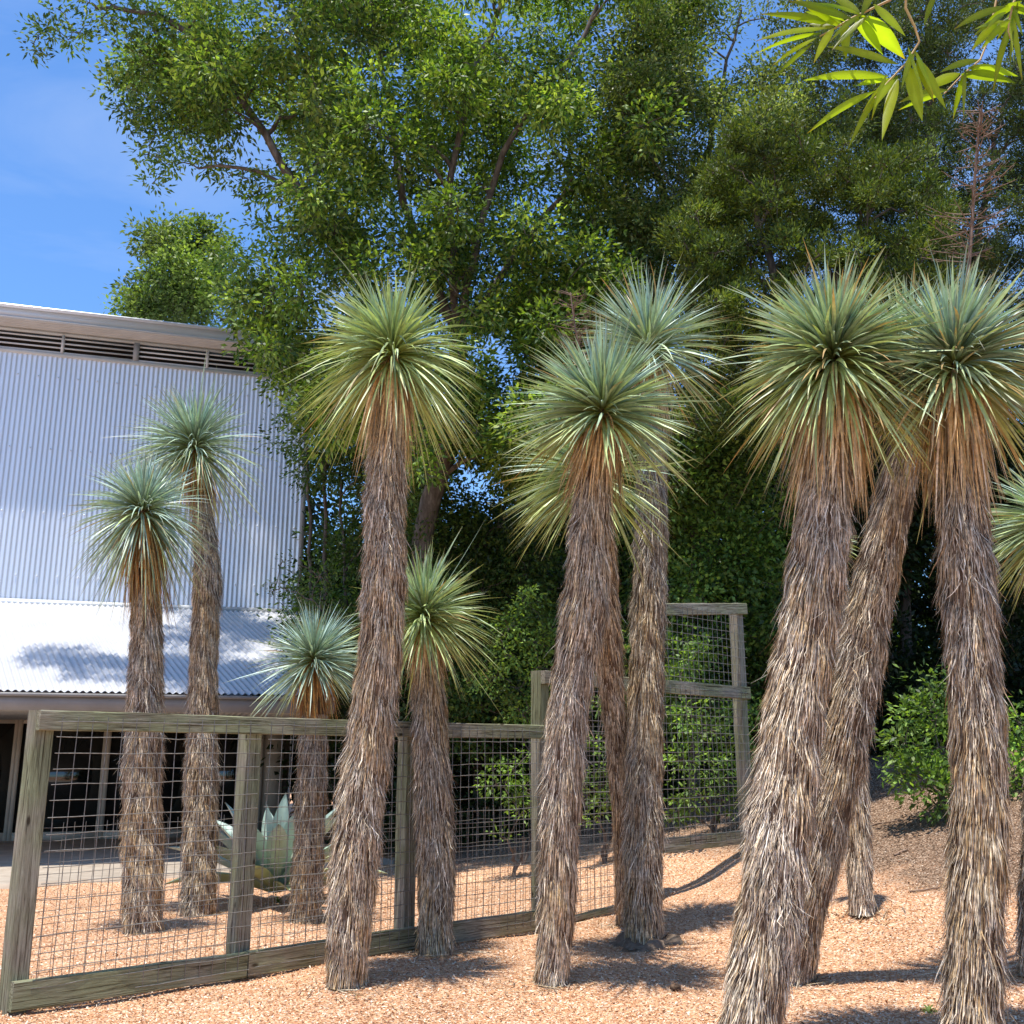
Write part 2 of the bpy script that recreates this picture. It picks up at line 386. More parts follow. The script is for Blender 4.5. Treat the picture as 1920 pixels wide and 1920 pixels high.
# louvre band
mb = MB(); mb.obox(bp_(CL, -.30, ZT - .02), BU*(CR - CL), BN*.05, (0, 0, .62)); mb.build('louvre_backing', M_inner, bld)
mb = MB(); mb.obox(bp_(CL, -.12, ZT), BU*(CR - CL), BN*.17, (0, 0, .07)); mb.obox(bp_(CL, -.12, ZT + .50), BU*(CR - CL), BN*.15, (0, 0, .06)); mb.build('louvre_frame', M_louvre, bld)
c = -6.4
while c < CR:
    mb = MB()
    for k in range(4):
        z0 = ZT + .085 + .108*k
        mb.obox(bp_(c + .06, -.13, z0 + .045), BU*2.93, BN*.15 + np.array([0, 0, -.055]), (0, 0, .038))
    if c + 1.5 < CR: mb.obox(bp_(c + 1.5, -.10, ZT + .07), BU*.06, BN*.14, (0, 0, .43))
    mb.build('louvre', M_louvre, bld)
    mb = MB(); mb.obox(bp_(c - .06, -.12, ZT + .071), BU*.12, BN*.165, (0, 0, .428)); mb.build('louvre_post', M_grey, bld)
    c += 3.05
# roof: soffit (ribbed), fascia, top
def soff(c, t): return None
mb = MB()
ns = np.linspace(.0, .48, 61)
prof = .014*np.sign(np.sin(ns*2*math.pi/.078))
A = np.array([bp_(CL, n_ - .05, ZT + .565 + .10*n_ + p_) for n_, p_ in zip(ns, prof)])
Bv = np.array([bp_(CR + .45, n_ - .05, ZT + .565 + .10*n_ + p_) for n_, p_ in zip(ns, prof)])
m_ = len(ns); k_ = np.arange(m_ - 1)
mb.add(np.concatenate([A, Bv]), np.stack([k_, k_+1, m_+k_+1, m_+k_], -1)); mb.build('soffit', M_soffit, bld)
mb = MB(); mb.obox(bp_(CL, .43, ZT + .61), BU*(CR - CL + .5), BN*.03, (0, 0, .27)); mb.obox(bp_(CL, .46, ZT + .61), BU*(CR - CL + .5), BN*.05, (0, 0, .022)); mb.obox(bp_(CL, .46, ZT + .86), BU*(CR - CL + .5), BN*.02, (0, 0, .03))
mb.build('roof_fascia', M_fascia, bld)
mb = MB(); mb.obox(bp_(CL, -9, ZT + .84), BU*(CR - CL + .5), BN*9.565, (0, 0, .04)); mb.build('roof', M_sheet, bld)
# lean-to porch roof, ribs running askew to the eave
EN, EZ, SK = 5.4, .93, 1.5
def lean(c, t):
    t0 = max(0, 1 - (6.75 - c)/SK); t = t0 + (1 - t0)*t
    return bp_(c + SK*(1 - t), EN*(1 - t) + .03*t, EZ + (ZL - EZ)*t)
mb = MB(); nn = np.array([.292*.45, -.956*.45, .89])
corrugated(mb, lean, CL - SK, CR + .15, .108, .017, 3, nn)
mb.build('lean_to_roof', M_roofsheet, bld)
mb = MB(); mb.obox(bp_(CL, .035, ZL - .03), BU*(CR - CL), BN*.10 + np.array([0, 0, -.06]), (0, 0, .09)); mb.build('roof_flashing', M_fascia, bld)
mb = MB(); mb.obox(bp_(CL, EN - .06, EZ - .30), BU*(6.78 - CL), BN*.045, (0, 0, .27)); mb.obox(bp_(CL, EN - .014, EZ - .085), BU*(6.78 - CL), BN*.06, (0, 0, .055))
mb.build('eave_fascia', M_grey, bld)
mb = MB(); corrugated(mb, lambda c, t: bp_(c, .02 + (EN - .1)*(1 - t), EZ - .29), CL, CR, .10, .012, 2, np.array([0, 0, 1.0])); mb.build('porch_ceiling', M_soffit, bld)
# lower wall with glazing
ZF = -1.70
mb = MB(); corrugated(mb, lambda c, t: bp_(c, 0, .66 + .40*t), CL, CR, .10, .010, 2); mb.build('lower_wall_header', M_louvre, bld)
mb = MB(); mb.obox(bp_(6.0, -.05, ZF), BU*.42, BN*.06, (0, 0, 2.38)); mb.build('wall_panel', M_frame, bld)
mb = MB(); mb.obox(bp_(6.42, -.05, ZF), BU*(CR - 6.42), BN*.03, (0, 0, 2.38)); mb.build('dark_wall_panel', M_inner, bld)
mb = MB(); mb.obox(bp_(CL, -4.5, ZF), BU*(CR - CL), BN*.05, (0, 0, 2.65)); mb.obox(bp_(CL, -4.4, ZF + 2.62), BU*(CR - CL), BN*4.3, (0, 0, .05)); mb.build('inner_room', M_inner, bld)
for (ca, cb) in ((-7.0, -4.5), (-4.5, -1.6), (-1.6, 1.18), (1.18, 2.86), (2.86, 4.6), (4.6, 6.0)):
    mb = MB()
    fw = .075
    mb.obox(bp_(ca, -.03, ZF), BU*fw, BN*.09, (0, 0, 2.36)); mb.obox(bp_(cb - fw, -.03, ZF), BU*fw, BN*.09, (0, 0, 2.36))
    mb.obox(bp_(ca + fw, -.03, ZF + 2.26), BU*(cb - ca - 2*fw), BN*.087, (0, 0, .1)); mb.obox(bp_(ca + fw, -.03, ZF), BU*(cb - ca - 2*fw), BN*.087, (0, 0, .16))
    fr = mb.build('window', M_frame, bld)
    mb = MB(); mb.obox(bp_(ca + fw, .0, ZF + .16), BU*(cb - ca - 2*fw), BN*.012, (0, 0, 2.10))
    g = mb.build('pane', M_glass, None)
    g.data.transform(Matrix.Translation(-bld.location)); g.parent = fr
# patio slab
PE = np.array([.85, .527, 0]); p0 = np.array([-6.9, 14.2, 0]) - PE*9; p1 = np.array([-1.9, 17.3, 0])
bk1 = bp_(CR + .3, 0, 0); bk0 = bp_(CL, 0, 0)
mb = MB()
poly = [p0, p1, bk1, bk0]; zt, zb = -1.695, -1.9
v = [(p[0], p[1], zt) for p in poly] + [(p[0], p[1], zb) for p in poly]
mb.add(v, [(0, 1, 2, 3), (0, 4, 5, 1), (1, 5, 6, 2)])
tag(mb.build('patio', M_conc), kind='structure')

# ------------------------------------------------------------------ timber and wire fence
FS = np.array([-3.12, 6.93]); FD = np.array([3.4, 3.52]); FL = float(np.linalg.norm(FD)); fd = np.append(FD/FL, 0); fn = np.array([fd[1], -fd[0], 0])
def fpt(s, n=0, z=0): return np.array([FS[0] + FD[0]*s, FS[1] + FD[1]*s, z]) + fn*n
zg0 = float(ground(*FS))
fence = thing('wire_fence', (FS[0], FS[1], zg0), 'weathered timber fence with square wire mesh, stepping up to a tall panel', 'fence')
def board(name, a, b, h, w, parent, up=(0, 0, 1), seed=0):
    """squared timber from a to b (centre line), h along 'up', w across"""
    a = np.array(a, float); b = np.array(b, float); Lb = float(np.linalg.norm(b - a)); xd = Vector((b - a)/Lb)
    upv = Vector(up); yd = upv.cross(xd).normalized(); zd = xd.cross(yd).normalized()
    r = np.random.default_rng(seed + 11); n = max(2, int(Lb/.12)); me = bpy.data.meshes.new(name)
    cs = .006; ring = [(-w/2+cs, -h/2), (w/2-cs, -h/2), (w/2, -h/2+cs), (w/2, h/2-cs), (w/2-cs, h/2), (-w/2+cs, h/2), (-w/2, h/2-cs), (-w/2, -h/2+cs)]
    vs = []; fs = []; bend = np.cumsum(r.normal(0, .0012, (n+1, 2)), 0)
    for i in range(n+1):
        x = Lb*i/n
        for (yy, zz) in ring: vs.append((x, yy + bend[i, 0] + r.normal(0, .0008), zz + bend[i, 1] + r.normal(0, .0008)))
    for i in range(n):
        for k in range(8): fs.append((i*8+k, i*8+(k+1) % 8, (i+1)*8+(k+1) % 8, (i+1)*8+k))
    fs.append(tuple(range(7, -1, -1))); fs.append(tuple(n*8+k for k in range(8)))
    me.from_pydata(vs, [], fs); me.materials.append(M_wood)
    o = bpy.data.objects.new(name, me); C.objects.link(o); o.parent = parent
    mt = Matrix((xd, yd, zd)).transposed().to_4x4(); mt.translation = Vector(a) - parent.location
    o.matrix_basis = mt
    return o
PW = .135
ZT1, ZT2, ZT3 = .27, .80, 1.87
def g_f(s): p = fpt(s); return float(ground(p[0], p[1]))
top = {0: ZT1, .327: ZT1, .655: ZT1, 1.0: ZT2, 1.372: 1.66, 1.766: ZT3}
for k, (s, zt_) in enumerate(top.items()):
    full = (k in (0, 3, 4, 5))
    off = 0 if full else -.02
    board('post', fpt(s, off, g_f(s) - .25), fpt(s, off, zt_ - (0 if full else .12)), PW, PW*.95, fence, tuple(fn), seed=k)
def rail(sa, sb, za, zb, h=.13, wd=.06, n=.0965, sd=1, name='rail'):
    return board(name, fpt(sa, n, za), fpt(sb, n, zb), h, wd, fence, (0, 0, 1), seed=sd)
hs = PW/2/FL
rail(-hs*.9, 1 - hs, ZT1 - .066, ZT1 - .066, .13, sd=20, name='top_rail')
sz = [0, .327, .655, 1.0]
for a, b in zip(sz[:-1], sz[1:]):
    rail(a - (hs*.8 if a == 0 else -.001), b - .001, g_f(a) + .11, g_f(b) + .11, .17, sd=int(a*50) + 21, name='bottom_rail')
rail(1.0 - hs*.9, 1.372, ZT2 - .07, ZT2 - .07, .13, sd=30, name='top_rail')
rail(1.3725, 1.766 + hs*.9, ZT2 - .07, ZT2 - .07, .15, sd=31, name='middle_rail')
rail(1.372 - hs, 1.766 + hs*.9, 1.66 - .075, ZT3 - .075, .14, sd=32, name='top_rail')
rail(1.372 - hs, 1.766 + hs*.9, -1.0, -1.0, .15, sd=33, name='bottom_rail')
rail(1.0, 1.372 - hs, g_f(1.0) + .05, g_f(1.36) + .05, .05, sd=34, name='bottom_rail')
def mesh_panel(sa, sb, z0a, z0b, z1, n, seed, pitch=.102, rad=.0029):
    r = np.random.default_rng(seed); mb = MB(); La = (sb - sa)*FL
    nv = int(La/pitch); ph = r.random()*.05
    k1, k2, a1 = r.uniform(2, 3.4), r.uniform(0, 6), .010
    def wob(s_, z): return n + a1*math.sin(k1*s_*FL + k2 + 1.7*z) + .004*math.sin(5*z + k2)
    for i in range(nv + 1):
        s = sa + (ph + i*pitch)/FL
        if s > sb: break
        z0 = z0a + (z0b - z0a)*(s - sa)/(sb - sa)
        zs = np.linspace(z0, z1, 8); jx = r.normal(0, .0025, 8)
        mb.tube([fpt(s + jx[q]/FL, wob(s, zs[q]), zs[q]) for q in range(8)], rad, 4, cap=False)
    nh = int((z1 - min(z0a, z0b) - .03)/pitch) + 1
    for i in range(nh):
        z = z1 - .03 - i*pitch
        ss = np.linspace(sa, sb, 10)
        z0 = z0a + (z0b - z0a)*(ss - sa)/(sb - sa)
        ok = ss[z > z0 - .01]
        if len(ok) < 2: continue
        sg = r.normal(0, .003, len(ok)) - .004*math.sin(i)
        mb.tube([fpt(q, wob(q, z) + .004, z + sg[m]) for m, q in enumerate(ok)], rad, 4, cap=False)
    return mb.build('wire_mesh', M_wire, fence)
nf = .132
cuts = [(-.002, .327), (.327, .655), (.655, 1.0)]
for q, (a, b) in enumerate(cuts):
    mesh_panel(a + .012, b, g_f(a) + .07, g_f(b) + .07, ZT1 - .04, nf, q)
    mesh_panel(a + hs, b - hs, g_f(a) + .0, g_f(b) + .0, g_f(a) + 1.12, -.09, 10 + q, .07 if q else .075, .0018)
mesh_panel(1.0, 1.372, g_f(1.0) + .02, g_f(1.372) + .05, ZT2 - .05, nf, 5)
mesh_panel(1.03, 1.36, g_f(1.0), g_f(1.372), ZT2 - .5, -.09, 15, .075, .0018)
mesh_panel(1.372, 1.766, -1.02, -1.02, ZT2 - .05, nf, 6)
mesh_panel(1.372, 1.766, ZT2 + .005, ZT2 + .005, 1.70, nf, 7)

# ------------------------------------------------------------------ yuccas
THATCH = np.array([(.54, .37, .19), (.34, .21, .10), (.68, .54, .35), (.20, .125, .07), (.52, .43, .31), (.82, .69, .50), (.38, .30, .21), (.62, .42, .20)])
def thatch(mb, P, rad, rng, dens=1.0, tone=1.0, grey=0.0, z_min=None):
    """overlapping dead leaf blades hanging down along a stem (P from base to top)"""
    P = np.asarray(P, float); seg = np.linalg.norm(np.diff(P, axis=0), axis=1); S_ = np.concatenate([[0], np.cumsum(seg)]); Lt = S_[-1]
    def pos(s): return np.stack([np.interp(s, S_, P[:, k]) for k in range(3)], -1)
    def rr(s): return np.interp(s, S_, rad)
    n = int(dens*2*math.pi*np.mean(rad)*Lt/(.0085*.042))
    s = rng.random(n)*(Lt + .06); th = rng.random(n)*2*math.pi
    Lf = rng.uniform(.10, .27, n); K = 5
    u = np.linspace(0, 1, K)
    ss = np.clip(s[:, None] - Lf[:, None]*u[None, :], 0, Lt)
    c = pos(ss); r = rr(ss)
    band = 1 + .05*np.sin(ss*9 + 2*np.sin(th*2)[:, None] + rng.random()*6) + .05*np.sin(ss*23 + 3*th[:, None])
    za, zb_, zc = rng.random(3)*6; zn = .5 + .32*np.sin(s*2.6 + za + 1.3*np.sin(th + zb_)) + .25*np.sin(s*6.5 + 2*th + zc); zn = np.clip(zn, 0, 1)
    flare = rng.gamma(1.2, .0085, n)*(.45 + 1.35*zn)
    wild = rng.random(n) < .004 + .03*zn; flare = np.where(wild, flare + rng.uniform(.02, .07, n), flare)
    dth = rng.normal(0, .08, n) + np.where(wild, rng.normal(0, .4, n), 0)
    curl = rng.normal(0, .12, n)*(.5 + 1.6*zn)
    tht = th[:, None] + dth[:, None]*u + curl[:, None]*u**2*np.sin(3*u)
    rad_dir = np.stack([np.cos(tht), np.sin(tht), np.zeros_like(tht)], -1)
    rr_ = r*(.80 + .14*u)*band + flare[:, None]*u**1.5
    Pn = c + rad_dir*rr_[..., None]
    # thatch overhanging the stem foot spreads on the soil
    w = rng.uniform(.0035, .0080, n)[:, None]*np.array([1, 1.05, .9, .65, .12])
    tw = rng.normal(0, .5, n)
    tang = np.stack([-np.sin(th), np.cos(th), np.zeros(n)], -1); radv = np.stack([np.cos(th), np.sin(th), np.zeros(n)], -1)
    side = nrm(tang*np.cos(tw)[:, None] + radv*np.sin(tw)[:, None])
    zone = 3.2*(zn - .5) + rng.normal(0, .5, n)
    idx = rng.integers(0, len(THATCH), n)
    col = THATCH[idx]*rng.uniform(.6, 1.35, (n, 1))*tone
    g = np.clip(.35 + .3*zone + grey, 0, 1)[:, None]; lum = col.mean(1, keepdims=True)
    col = col*(1 - .45*g) + lum*np.array([1.12, 1.02, .90])*.5*g
    cc = col[:, None, :]*np.array([.75, .95, 1.0, 1.1, 1.15])[None, :, None]
    mb.ribbons(Pn, w, side, cc)

def crown_leaves(mb, c0, axis_, Rm, n, rng, blue, wid, cmin=-.72, dry=.0, bias=None, droop=1.0):
    cosp = 1 - (1 - cmin)*rng.random(n)**1.08
    lop = rng.normal(0, .12, 3)*np.array([1, 1, .3])
    ph = np.arccos(np.clip(cosp, -1, 1)); az = rng.random(n)*2*math.pi
    ax = axis_/np.linalg.norm(axis_); e1 = nrm(np.cross(ax, [0, 1, .1])); e2 = np.cross(ax, e1)
    d = np.cos(ph)[:, None]*ax + np.sin(ph)[:, None]*(np.cos(az)[:, None]*e1 + np.sin(az)[:, None]*e2)
    d = nrm(d + lop[None, :])
    if bias is not None: d = nrm(d + np.array(bias)[None, :]*rng.random((n, 1)))
    K = 7; u = np.linspace(0, 1, K)
    Ll = Rm*np.clip(rng.normal(.97, .11, n), .55, 1.2)*(1.0 - .05*np.cos(ph))
    low = np.clip((ph - 1.0)/1.4, 0, 1)
    g = (.015 + .07*np.sin(ph) + .19*low + np.abs(rng.normal(0, .05, n)))*droop
    bendv = rng.normal(0, .055, (n, 3))*np.where(rng.random((n, 1)) < .12, 3.2, 1)
    root = c0[None, :] - ax[None, :]*(low*.16*Rm)[:, None] + d*Rm*.03
    P = root[:, None, :] + d[:, None, :]*(Ll[:, None]*u)[..., None] + bendv[:, None, :]*(Ll[:, None]*u**2)[..., None]
    P[..., 2] -= (g*Ll)[:, None]*u**2.2
    w = (.98*wid*rng.uniform(.6, 1.25, n))[:, None]*np.array([.75, .95, 1.0, .95, .78, .48, .05])
    hor = nrm(np.cross(d, np.array([0, 0, 1.0])[None, :] + .15*rng.normal(size=(n, 3)))); nv = np.cross(d, hor)
    tw = rng.normal(0, .55, n)
    side = nrm(hor*np.cos(tw)[:, None] + nv*np.sin(tw)[:, None])
    glauc = np.array([.34, .46, .41]); green = np.array([.37, .47, .17]); yel = np.array([.58, .60, .25])
    m = np.clip(blue*1.15 - low*.75 + rng.normal(0, .22, n), 0, 1)[:, None]
    base = glauc*m + (green*(1 - .45*low[:, None]) + yel*.45*low[:, None])*(1 - m)
    base *= rng.uniform(.50, 1.38, (n, 1))
    heart = np.array([.30, .33, .04])
    t = np.clip(u*2.6, 0, 1)[None, :, None]
    cc = heart*(1 - t) + base[:, None, :]*t
    dr = (rng.random(n) < (.025 + .8*dry*low + .22*dry))[:, None, None]
    tip = np.clip((u - .35)*1.9, 0, 1)[None, :, None]
    cc = np.where(dr, cc*(1 - tip) + np.array([.46, .27, .10])*tip, cc)
    tips = np.clip((u - .86)*8, 0, 1)[None, :, None]*.6
    cc = cc*(1 - tips) + np.array([.40, .28, .12])*tips
    mb.ribbons(P, w, side, cc)

def skirt_leaves(mb, c0, P, rad, Ls, n, rng, orange, wid):
    """dead leaves folded down against the stem, from the heart to the skirt's hem"""
    K = 6; u = np.linspace(0, 1, K); az = rng.random(n)*2*math.pi
    Ll = Ls*rng.uniform(.50, 1.12, n)
    dn = nrm((P[-2] - c0)[None, :])[0]; dn = dn/np.linalg.norm(dn)
    r1 = rad[-1]*(.78 + .85*rng.random(n)**1.3 + .5*(rng.random(n) < .06))
    prof = np.array([.12, .55, .82, .95, 1.02, 1.1])
    rd = np.stack([np.cos(az), np.sin(az), np.zeros(n)], -1)
    P_ = c0[None, None, :] + dn[None, None, :]*(Ll[:, None]*u)[..., None] + rd[:, None, :]*(r1[:, None]*prof)[..., None]
    P_ += rng.normal(0, .02, (n, 1, 3))*u[None, :, None]*2 + rng.normal(0, .018, (n, 1, 3))*(u**3)[None, :, None]*2
    w = (.72*wid*rng.uniform(.5, 1.15, n))[:, None]*np.array([.9, 1, 1, .85, .6, .15])
    tw = rng.normal(0, .5, n); tang = np.stack([-np.sin(az), np.cos(az), np.zeros(n)], -1)
    side = nrm(tang*np.cos(tw)[:, None] + rd*np.sin(tw)[:, None])
    pal = np.array([(.82, .61, .32), (.88, .72, .45), (.72, .50, .25), (.90, .78, .55), (.55, .38, .20)])
    pal_o = np.array([(.60, .31, .08), (.52, .25, .07), (.66, .42, .15), (.42, .20, .07), (.58, .44, .17)])
    k = rng.integers(0, 5, n); col = pal[k]*(1 - orange) + pal_o[k]*orange
    col = col*rng.choice([.4, .7, 1.0, 1.12, 1.2], (n, 1))
    cc = col[:, None, :]*np.array([.7, .9, 1, 1, .95, .8])[None, :, None]
    mb.ribbons(P_, w, side, cc)

GY = 'tall yuccas with shaggy trunks'
ysite = {}
def yucca(key, label, path, crown, Rpx, skirt_px, blue, base=None, dY=0.0, n=800, orange=.0, wid=.020, tone=1.0, grey=0.0,
          dry=0.0, bias=None, cmin=-.56, dens=1.0, droop=1.0, Ybase=None, collar=False, dYc=None):
    rng = np.random.default_rng(sum(map(ord, key))*7); n = int(n*.80)
    bx, by, bw = path[0]
    g0 = ground_hit(bx, by) if Ybase is None else None
    Yb = g0[1] if Ybase is None else Ybase
    ytop = crown[1]; pts = []; rad = []
    tot = by - ytop
    for (px, py, wpx) in path:
        f = (by - py)/tot; Yi = Yb + dY*f
        pts.append(at(px, py, Yi)); rad.append(.5*wpx*pxm(px, py, Yi)*.89)
    c0 = at(crown[0], crown[1], Yb + dY)
    zb = float(ground(pts[0][0], pts[0][1]))
    if Ybase is not None:
        if zb < pts[0][2] - .02:
            pts.insert(0, np.array([pts[0][0], pts[0][1], zb])); rad.insert(0, rad[0])
    pts[0][2] = zb
    # smooth the path
    P = np.array(pts); r = np.array(rad); s = np.concatenate([[0], np.cumsum(np.linalg.norm(np.diff(P, axis=0), axis=1))])
    q = np.linspace(0, s[-1], 40)
    def sm(a):
        b = np.interp(q, s, a)
        for _ in range(3): b[1:-1] = (b[:-2] + 2*b[1:-1] + b[2:])/4
        return b
    P = np.stack([sm(P[:, k]) for k in range(3)], -1); r = sm(r)
    Rm = Rpx*pxm(crown[0], crown[1], Yb + dY)
    root = thing('yucca', (P[0][0], P[0][1], zb), label, 'yucca', GY)
    mb = MB(); PP = np.concatenate([P[:1] - [0, 0, .1], P, [c0 - [0, 0, .02]]]); RR = np.concatenate([r[:1], r, [r[-1]*.45]])*.84
    mb.tube(PP, RR, 14, cap=True)
    tr = mb.build('trunk', M_core, root, smooth=True)
    mb = MB(); thatch(mb, P, r, rng, dens, tone, grey)
    # foot: short blades splayed over the soil
    mb.build('dead_leaf_thatch', M_thatch, root)
    if skirt_px > 0:
        mb = MB(); skirt_leaves(mb, c0 - np.array([0, 0, .05*Rm]), np.concatenate([P, [c0]]), r, skirt_px*pxm(crown[0], crown[1], Yb + dY), int(n*.62), rng, orange, wid)
        mb.build('dead_leaf_skirt', M_dead, root)
    mb = MB(); axd = nrm((c0 - P[-8])[None, :])[0]*.5 + np.array([0, 0, 1.0])
    crown_leaves(mb, c0, axd, Rm, n, rng, blue, wid, cmin, dry, bias, droop)
    mb.build('leaf_crown', M_yucca, root)
    if collar:
        mb = MB(); cc = np.array([P[0][0] + .04, P[0][1], zb]); ths = np.linspace(0, 2*math.pi, 24, endpoint=False)
        rows = []
        for (rr_, hh) in ((1.75, -.05), (1.5, .022), (1.25, .05), (1.0, .06), (.75, .06)):
            j = 1 + .16*np.sin(3*ths + 1) + .09*np.sin(7*ths + rr_*3) + .05*rng.normal(size=24)
            rows.append(np.stack([cc[0] + r[0]*rr_*j*np.cos(ths)*1.15, cc[1] + r[0]*rr_*j*np.sin(ths), cc[2] + hh*(1 + .5*np.sin(5*ths + rr_*2) + .25*rng.normal(size=24))], -1))
        V = np.concatenate(rows); i, j = np.meshgrid(np.arange(4), np.arange(24), indexing='ij'); j2 = (j+1) % 24
        mb.add(V, np.stack([i*24+j, i*24+j2, (i+1)*24+j2, (i+1)*24+j], -1).reshape(-1, 4)); mb.build('root_collar', M_rock, root, smooth=True)
    ysite[key] = (root, c0, Rm, P, r)
    return root

yucca('a', 'shorter blue-green yucca at the far left with an orange skirt under its crown',
      [(268, 1748, 82), (268, 1640, 92), (266, 1480, 84), (272, 1340, 78), (275, 1200, 72), (274, 1100, 58)], (268, 952), 124, 205, .95, orange=1.0, n=1150, wid=.017, tone=.95, droop=1.7, cmin=-.86)
yucca('b', 'bluish yucca in front of the metal wall, its trunk bulging below the crown',
      [(372, 1716, 78), (376, 1500, 76), (380, 1340, 66), (383, 1200, 60), (390, 1080, 62), (384, 1010, 52), (376, 930, 36)], (365, 832), 132, 130, .9, orange=.9, n=980, wid=.018, tone=.95, droop=1.6, cmin=-.75)
yucca('c', 'shortest yucca, a small blue crown just above the fence rail beside the agave',
      [(572, 1730, 72), (580, 1560, 68), (586, 1440, 66), (590, 1340, 58)], (588, 1232), 118, 125, 1.0, orange=1.0, n=760, wid=.016, tone=.75, droop=1.0)
yucca('d', 'tall yellow-green yucca left of centre in front of the fence with a long tan skirt',
      [(648, 1848, 82), (655, 1740, 104), (668, 1580, 108), (690, 1400, 102), (712, 1240, 98), (722, 1080, 98), (722, 960, 92), (724, 880, 84), (730, 780, 60)], (737, 655), 166, 225, .3, n=1050, orange=.15, wid=.020, dY=-.1, droop=1.7, cmin=-.68)
yucca('e', 'medium yucca with green crown at fence height, right beside the tall leaning trunk',
      [(816, 1782, 74), (818, 1640, 84), (812, 1480, 84), (806, 1340, 76), (802, 1260, 66), (798, 1210, 48)], (795, 1150), 135, 130, .4, n=760, orange=.3, wid=.018, tone=.9, droop=1.5, cmin=-.66, bias=(.15, 0, .1), Ybase=8.95)
yucca('f', 'yucca with a big round crown of pale blades overlapping the straight thick yucca behind it',
      [(1032, 1842, 76), (1043, 1740, 80), (1048, 1600, 86), (1058, 1420, 88), (1070, 1290, 92), (1094, 1170, 112), (1104, 1060, 96), (1106, 980, 88), (1112, 900, 70)], (1130, 762), 172, 175, .62, n=1050, orange=.35, wid=.020, grey=.35, dY=-.2)
yucca('g', 'slim yucca stem slanting up behind two trunks, its crown hanging low to the left',
      [(1170, 1735, 32), (1166, 1560, 36), (1156, 1400, 44), (1147, 1290, 54), (1134, 1180, 72), (1130, 1060, 66), (1122, 960, 60)], (1112, 880), 165, 90, .45, n=640, orange=.3, wid=.019, grey=.1, dY=-1.7, bias=(-.75, -.2, -.15), droop=1.1)
yucca('h', 'straight thick yucca with silvery orange-tipped leaves and a crusty collar at its foot',
      [(1206, 1772, 82), (1206, 1600, 86), (1208, 1400, 82), (1214, 1200, 76), (1220, 1040, 74), (1222, 900, 70), (1222, 780, 52)], (1216, 645), 155, 180, .85, n=860, orange=.4, wid=.020, dry=.35, tone=.9, dY=.25, bias=(.12, 0, 0), collar=True)
yucca('i', 'biggest foreground yucca with a very thick leaning trunk and wide yellow-green crown',
      [(1392, 1990, 142), (1412, 1900, 140), (1444, 1700, 142), (1468, 1500, 144), (1490, 1340, 138), (1512, 1200, 132), (1532, 1060, 128), (1546, 960, 124), (1556, 860, 96)], (1563, 664), 190, 285, .5, n=1450, cmin=-.68, droop=1.35, orange=.15, wid=.022, dry=.2, grey=.25, Ybase=5.7, dY=.1)
yucca('j', 'dark yucca trunk twisting up to the right behind the biggest foreground yucca',
      [(1492, 1842, 74), (1510, 1720, 88), (1548, 1560, 104), (1580, 1420, 104), (1606, 1300, 100), (1628, 1160, 98), (1652, 1040, 96), (1674, 950, 88), (1690, 850, 70)], (1700, 655), 150, 150, .50, n=700, orange=.35, wid=.019, dry=.3, grey=.2, tone=.9, dY=-.7)
yucca('k', 'thin distant yucca stem on a gravel mound seen between the leaning trunks',
      [(1616, 1714, 54), (1610, 1600, 58), (1604, 1480, 58), (1598, 1380, 54), (1590, 1200, 50), (1565, 1080, 44)], (1548, 1010), 56, 50, .5, n=420, orange=.2, wid=.018, grey=.45, tone=1.1)
yucca('l', 'foreground yucca at the right edge with a straight trunk and spreading silver-green crown',
      [(1820, 1990, 118), (1822, 1900, 122), (1830, 1700, 124), (1838, 1500, 122), (1832, 1340, 116), (1822, 1200, 112), (1812, 1060, 116), (1806, 980, 110), (1798, 880, 84)], (1788, 674), 190, 275, .7, n=1350, cmin=-.66, droop=1.3, orange=.35, wid=.021, dry=.35, Ybase=5.6, tone=.88, dY=.1)
yucca('m', 'yucca cut off by the right edge of the picture, its hanging crown half visible',
      [(1938, 1830, 62), (1945, 1700, 78), (1955, 1500, 78), (1968, 1300, 76), (1975, 1120, 60)], (1985, 975), 160, 140, .60, n=800, orange=.3, wid=.019, tone=.7, droop=1.3)

def stalk(key, base_px, top_px, Y, hgt_br, nb, seed):
    root = ysite[key][0]; rng = np.random.default_rng(seed); mb = MB()
    a = at(*base_px, Y); b = at(*top_px, Y)
    u = np.linspace(0, 1, 12)[:, None]; P = a*(1-u) + b*u + np.sin(u*5)*np.array([.012, 0, 0])
    mb.tube(P, np.linspace(.016, .006, 12), 6)
    for k in range(nb):
        f = 1 - hgt_br*rng.random()**.9; p = a*(1-f) + b*f
        az = rng.random()*6.28; Lb = rng.uniform(.14, .30)*(1.1 - .5*(f - (1 - hgt_br))/hgt_br)
        d = np.array([math.cos(az), math.sin(az), rng.uniform(-.05, .55)])
        Q = [p + d*Lb*t + np.array([0, 0, .10*Lb*(t**2)]) for t in np.linspace(0, 1, 5)]
        mb.tube(Q, np.linspace(.0045, .0018, 5), 4)
        for m in range(3):
            t = rng.uniform(.3, .95); d2 = rng.normal(size=3)*.6 + d; q0 = p + d*Lb*t
            mb.tube([q0, q0 + nrm(d2[None])[0]*rng.uniform(.03, .07)], .0016, 3)
    mb.build('dead_flower_stalk', M_stalk, root)
M_stalk = noisy('dry flower stalk', [(.3, (.12, .07, .045)), (.7, (.30, .20, .14))], (1, 1, 1), 20, 4, .8, .2)
c0 = ysite['h'][1]; stalk('g', (1095, 760), (1072, 548), float(ysite['g'][1][1]) + .3, .62, 55, 3)
stalk('l', (1795, 680), (1842, 205), float(ysite['l'][1][1]) + .25, .62, 90, 4)

